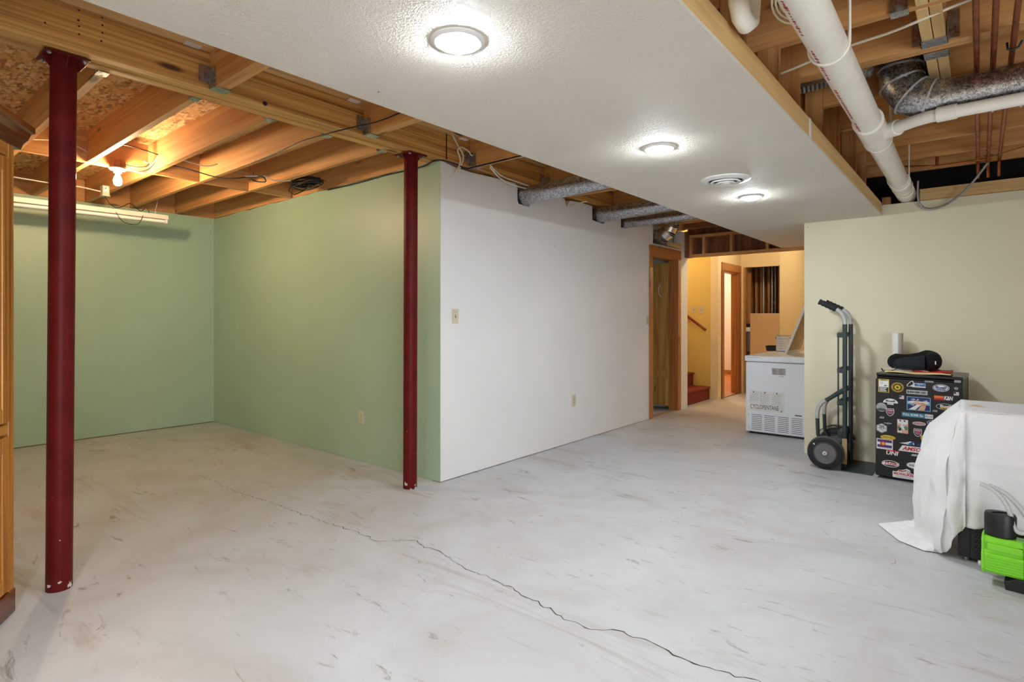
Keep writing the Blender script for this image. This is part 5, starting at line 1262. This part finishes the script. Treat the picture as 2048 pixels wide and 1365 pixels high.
for i, (kd, s_, (ex, ey)) in enumerate(E_):
    for j in range(NV):
        v_ = j/(NV-1)
        if kd == 'f':
            zb = 0.192 + 0.010*math.sin(5*s_*PI) - 0.012*ease((s_-0.9)/0.1)
            z = lerp(TZ+0.003, zb, v_)
            near = ease((s_-0.86)/0.14)
            out = 0.010*v_ + 0.006*math.sin(11*s_*PI)*v_ + near*(0.022*math.sin((s_-0.86)*75)*v_*v_) 
            # ironed-in creases
            kr = min(1.0, v_*6)
            out += kr*(0.006*math.exp(-((ex-0.057)/0.012)**2) + 0.006*math.exp(-((z-0.525)/0.010)**2) + 0.006*math.exp(-((ex-0.55)/0.012)**2))
            out += kr*(0.010*mnoise.noise(Vector((ex*5, z*4, 1.7))) + 0.004*mnoise.noise(Vector((ex*16, z*12, 4.1))))
            p = (ex - near*0.010*v_, ey - out, z)
        else:
            # the corner and the left end hang to the floor, where the hem spreads as a tail
            q = s_*0.25 if kd == 'c' else 0.25 + 0.75*s_
            zb = lerp(0.178, 0.030, ease(s_)) if kd == 'c' else 0.030
            vb = 0.84
            w_ = min(1.0, v_/vb)
            z = lerp(TZ+0.003, zb, w_)
            prof = pl(((0, 0), (0.08, 0.28), (0.22, 0.66), (0.40, 0.86), (0.54, 0.97), (0.80, 1.0), (1.0, 0.97)), w_)
            flare = 0.21 * pl(((0, 0.10), (0.12, 0.16), (0.25, 0.34), (0.42, 0.72), (0.6, 0.96), (1.0, 1.0)), q)
            nx_, ny_ = (-math.sin(s_*PI/2), -math.cos(s_*PI/2)) if kd == 'c' else (-0.985, -0.30*(1-s_))
            fold = 0.034*(abs(math.sin(q*11.0+0.35+0.5*v_))**0.7-0.6) + 0.012*math.sin(q*37+1.1+v_*3) + 0.006*math.sin(q*19 - v_*14)
            fold *= ease(v_*1.5) * lerp(0.55, 1.0, q)
            fold += 0.006*math.exp(-((z-0.525+0.06*q)/0.014)**2) * q
            fold += min(1.0, v_*5)*(0.026*mnoise.noise(Vector((q*7, z*4.5, 9.3))) + 0.012*mnoise.noise(Vector((q*18, z*10, 2.2))))
            p = [ex + nx_*(flare*prof+fold), ey + ny_*(flare*prof+fold), z]
            if v_ > vb - 0.06:
                tl = ease((v_-(vb-0.06))/(1-vb+0.06))
                hx = pl(((0, -0.060), (0.10, -0.095), (0.20, -0.140), (0.28, -0.160), (0.36, -0.230), (0.50, -0.350), (0.66, -0.478), (0.84, -0.375), (1.0, -0.30)), q)
                hy = pl(((0, 3.690), (0.10, 3.695), (0.20, 3.740), (0.28, 3.760), (0.36, 3.735), (0.50, 3.815), (0.66, 4.045), (0.84, 4.180), (1.0, 4.25)), q)
                hz = pl(((0, 0.178), (0.10, 0.150), (0.20, 0.030), (0.26, 0.006), (1.0, 0.006)), q)
                p = [lerp(p[0], hx, tl), lerp(p[1], hy, tl), lerp(p[2], hz, ease((v_-(vb-0.06))/0.10))]
                p[2] = max(0.005, p[2] + (0.014*abs(math.sin(q*31+v_*24)) + 0.008*abs(math.sin(q*57))) * math.sin(PI*min(1, tl*1.02)) )
            p = tuple(p)
        vs.append(p)
n_ = len(E_)
for i in range(n_-1):
    for j in range(NV-1): fs.append((i*NV+j, i*NV+j+1, (i+1)*NV+j+1, (i+1)*NV+j))
MB().add(vs, fs).build('hanging_side', 'cloth_white', t, smooth=70, solid=0.002)
poly = [p for (_, _, p) in E_] + [(1.30, 4.15)]
MB().grid(lambda u, v_: (lerp(lerp(-0.077, -0.085, v_), 1.30, u), lerp(3.702, 4.234, v_), TZ+0.003 + 0.002*math.sin(17*u+3*v_) + 0.0025*math.exp(-((u*1.4-0.16)/0.01)**2)), 60, 14).build('top_side', 'cloth_white', t, smooth=70, solid=0.002)
MB().grid(lambda u, v_: (lerp(-0.085, 1.30, u), 4.236 + 0.01*v_ + 0.012*math.sin(u*40)*v_, lerp(TZ+0.003, 0.25, v_)), 50, 10).build('back_side', 'cloth_white', t, smooth=70, solid=0.002)
tag(MB().tube([(-0.045, 3.93, TZ+0.006), (-0.02, 3.925, TZ+0.009), (0.005, 3.915, TZ+0.007), (0.02, 3.905, TZ+0.006)], [0.002, 0.006, 0.005, 0.002], 7).build('dry_leaf', 'cardboard', smooth=60), 'tiny brown leaf scrap on the sheet', 'leaf')

# ---- black perforated box under the table
t = thing('equipment_box', 'black box with a perforated panel under the white sheet', 'box', (-0.09, 3.735, 0.02), math.radians(-11), worldco=False)
MB().box((0.0, 0.0, 0.0), (0.35, 0.26, 0.165)).build('case', 'black_plastic', t, bevel=0.004)
MB().box((0.002, -0.004, 0.002), (0.052, 0.0, 0.163)).build('smooth_panel', 'black_gloss', t, bevel=0.001)
MB().box((0.056, -0.004, 0.002), (0.345, 0.0, 0.163)).build('perforated_panel', 'black_plastic', t, bevel=0.001)
pp_ = bpy.data.objects['perforated_panel']
hm = None
for r_ in range(12):
    for c_ in range(7):
        x = 0.075 + 0.013*c_ + (0.0065 if r_ % 2 else 0); z = 0.012 + 0.0130*r_
        if hm is None:
            hm = MB().lathe([(0.0046, 0.0), (0.0040, 0.0004)], (0, 0, 0), 8, 'y').build('hole', 'dark_hole', pp_); hm.location = (x, -0.0046, z)
        else:
            q = hm.copy(); COL.objects.link(q); q.location = (x, -0.0046, z)
for x in (0.03, 0.32):
    for y in (0.03, 0.23): MB().lathe([(0.012, -0.02), (0.012, 0.003)], (x, y, 0), 10).build('foot', 'steel', t)

# ---- lime green vacuum pump
t = thing('vacuum_pump', 'lime green vacuum pump with a black oil cap on the floor', 'pump', (0.18, 3.52, 0), math.radians(-4), worldco=False)
t.matrix_basis = Matrix.Translation((0.004, 3.452, 0)) @ Matrix.Rotation(math.radians(-5), 4, 'Z')
sec = [(0.012, 0.060), (0.0, 0.080), (0.0, 0.150), (0.012, 0.158), (0.012, 0.205), (0.026, 0.226), (0.100, 0.226), (0.114, 0.205), (0.114, 0.158), (0.126, 0.150), (0.126, 0.080), (0.114, 0.060)]
MB().prism(sec, 'x', 0.006, 0.150).build('motor_housing', 'pump_green', t, bevel=0.004)
big = [(y if 0.02 < y < 0.106 else (y-0.004 if y < 0.06 else y+0.004), z+(0.006 if z > 0.2 else (-0.004 if z < 0.07 else 0))) for y, z in sec]
MB().prism(big, 'x', 0.0, 0.010).build('end_cover', 'pump_green', t, bevel=0.003)
MB().prism([(y, z-0.012 if z < 0.07 else z+0.012) for y, z in big], 'x', 0.150, 0.166).build('middle_flange', 'pump_green', t, bevel=0.003)
for k in range(6):
    z = 0.078 + 0.0125*k
    MB().box((0.014, -0.005, z-0.003), (0.148, 0.004, z+0.003)).build('cooling_fin', 'pump_green', t, bevel=0.0015)
MB().prism(sec, 'x', 0.166, 0.30).build('pump_head', 'cast_steel', t, bevel=0.004)
MB().box((0.022, -0.003, 0.170), (0.146, 0.013, 0.200)).build('side_panel', 'pump_green', t, bevel=0.003)
MB().box((0.136, 0.006, 0.188), (0.146, 0.0125, 0.200)).build('switch_notch', 'dark_hole', t)
MB().lathe([(0.012, -0.012), (0.012, 0.002)], (0, 0.012, 0.093), 10, 'x').build('drain_plug', 'silver_paint', t, smooth=40)
MB().prism([(0.085, 0.0), (0.34, 0.0), (0.345, 0.035), (0.30, 0.045), (0.30, 0.060), (0.12, 0.060), (0.10, 0.045), (0.080, 0.040)], 'y', 0.004, 0.122).build('base_foot', 'black_plastic', t, bevel=0.004)
def capr(rr, z):
    return [(0.064 + rr*1.22*math.cos(2*PI*k/16+0.2), 0.066 + rr*math.sin(2*PI*k/16+0.2), z) for k in range(16)]
rings = [capr(0.044, 0.226), capr(0.048, 0.232), capr(0.049, 0.322), capr(0.045, 0.334), capr(0.030, 0.338)]
vs = [p for r_ in rings for p in r_]; fs = [(i*16+k, i*16+(k+1)%16, (i+1)*16+(k+1)%16, (i+1)*16+k) for i in range(4) for k in range(16)] + [tuple(range(16))[::-1], tuple(64+k for k in range(16))]
cp = MB().add(vs, fs).build('oil_cap', 'black_plastic', t, smooth=25)
MB().tube([(0.035, 0.040, 0.338), (0.060, 0.052, 0.340), (0.085, 0.066, 0.339), (0.10, 0.080, 0.338)], 0.004, 6).build('cap_ridge', 'black_gloss', cp, smooth=50)
MB().lathe([(0.016, 0.226), (0.016, 0.262), (0.010, 0.27)], (0.185, 0.06, 0), 12).build('inlet_port', 'brass', t, smooth=40)
MB().lathe([(0.020, 0.290), (0.020, 0.31)], (0.175, 0.05, 0), 12).build('hose_clamp', 'black_plastic', t)
cable('braided_hose', [(0.002, 3.49, 0.462), (0.030, 3.49, 0.452), (0.066, 3.49, 0.425), (0.095, 3.49, 0.380), (0.112, 3.49, 0.325), (0.120, 3.49, 0.285), (0.140, 3.49, 0.262), (0.17, 3.50, 0.268), (0.185, 3.50, 0.285)], 0.0105, 'clear_hose', 'clear braided hose arching over the pump cap', 'hose')
cable('braided_hose', [(0.030, 3.53, 0.452), (0.085, 3.53, 0.428), (0.13, 3.53, 0.385), (0.165, 3.53, 0.33), (0.19, 3.53, 0.27)], 0.0105, 'clear_hose', 'second clear braided hose behind the pump hose', 'hose')

# ------------------------------------------------------------------ fit lettering
bpy.context.view_layer.update()
for o, w in TEXTS:
    if w and o.dimensions.x > 1e-6:
        k = w / o.dimensions.x
        o.matrix_basis = o.matrix_basis @ Matrix.Diagonal((k, 1, 1, 1))
dg = bpy.context.evaluated_depsgraph_get()
for o, w in TEXTS:
    me = bpy.data.meshes.new_from_object(o.evaluated_get(dg))
    q = bpy.data.objects.new('lettering', me); COL.objects.link(q)
    q.parent = o.parent; q.matrix_basis = o.matrix_basis.copy()
    cu = o.data; bpy.data.objects.remove(o); bpy.data.curves.remove(cu)
for o in list(SC.objects):
    if '_w' in o.keys(): del o['_w']
bpy.context.view_layer.update()
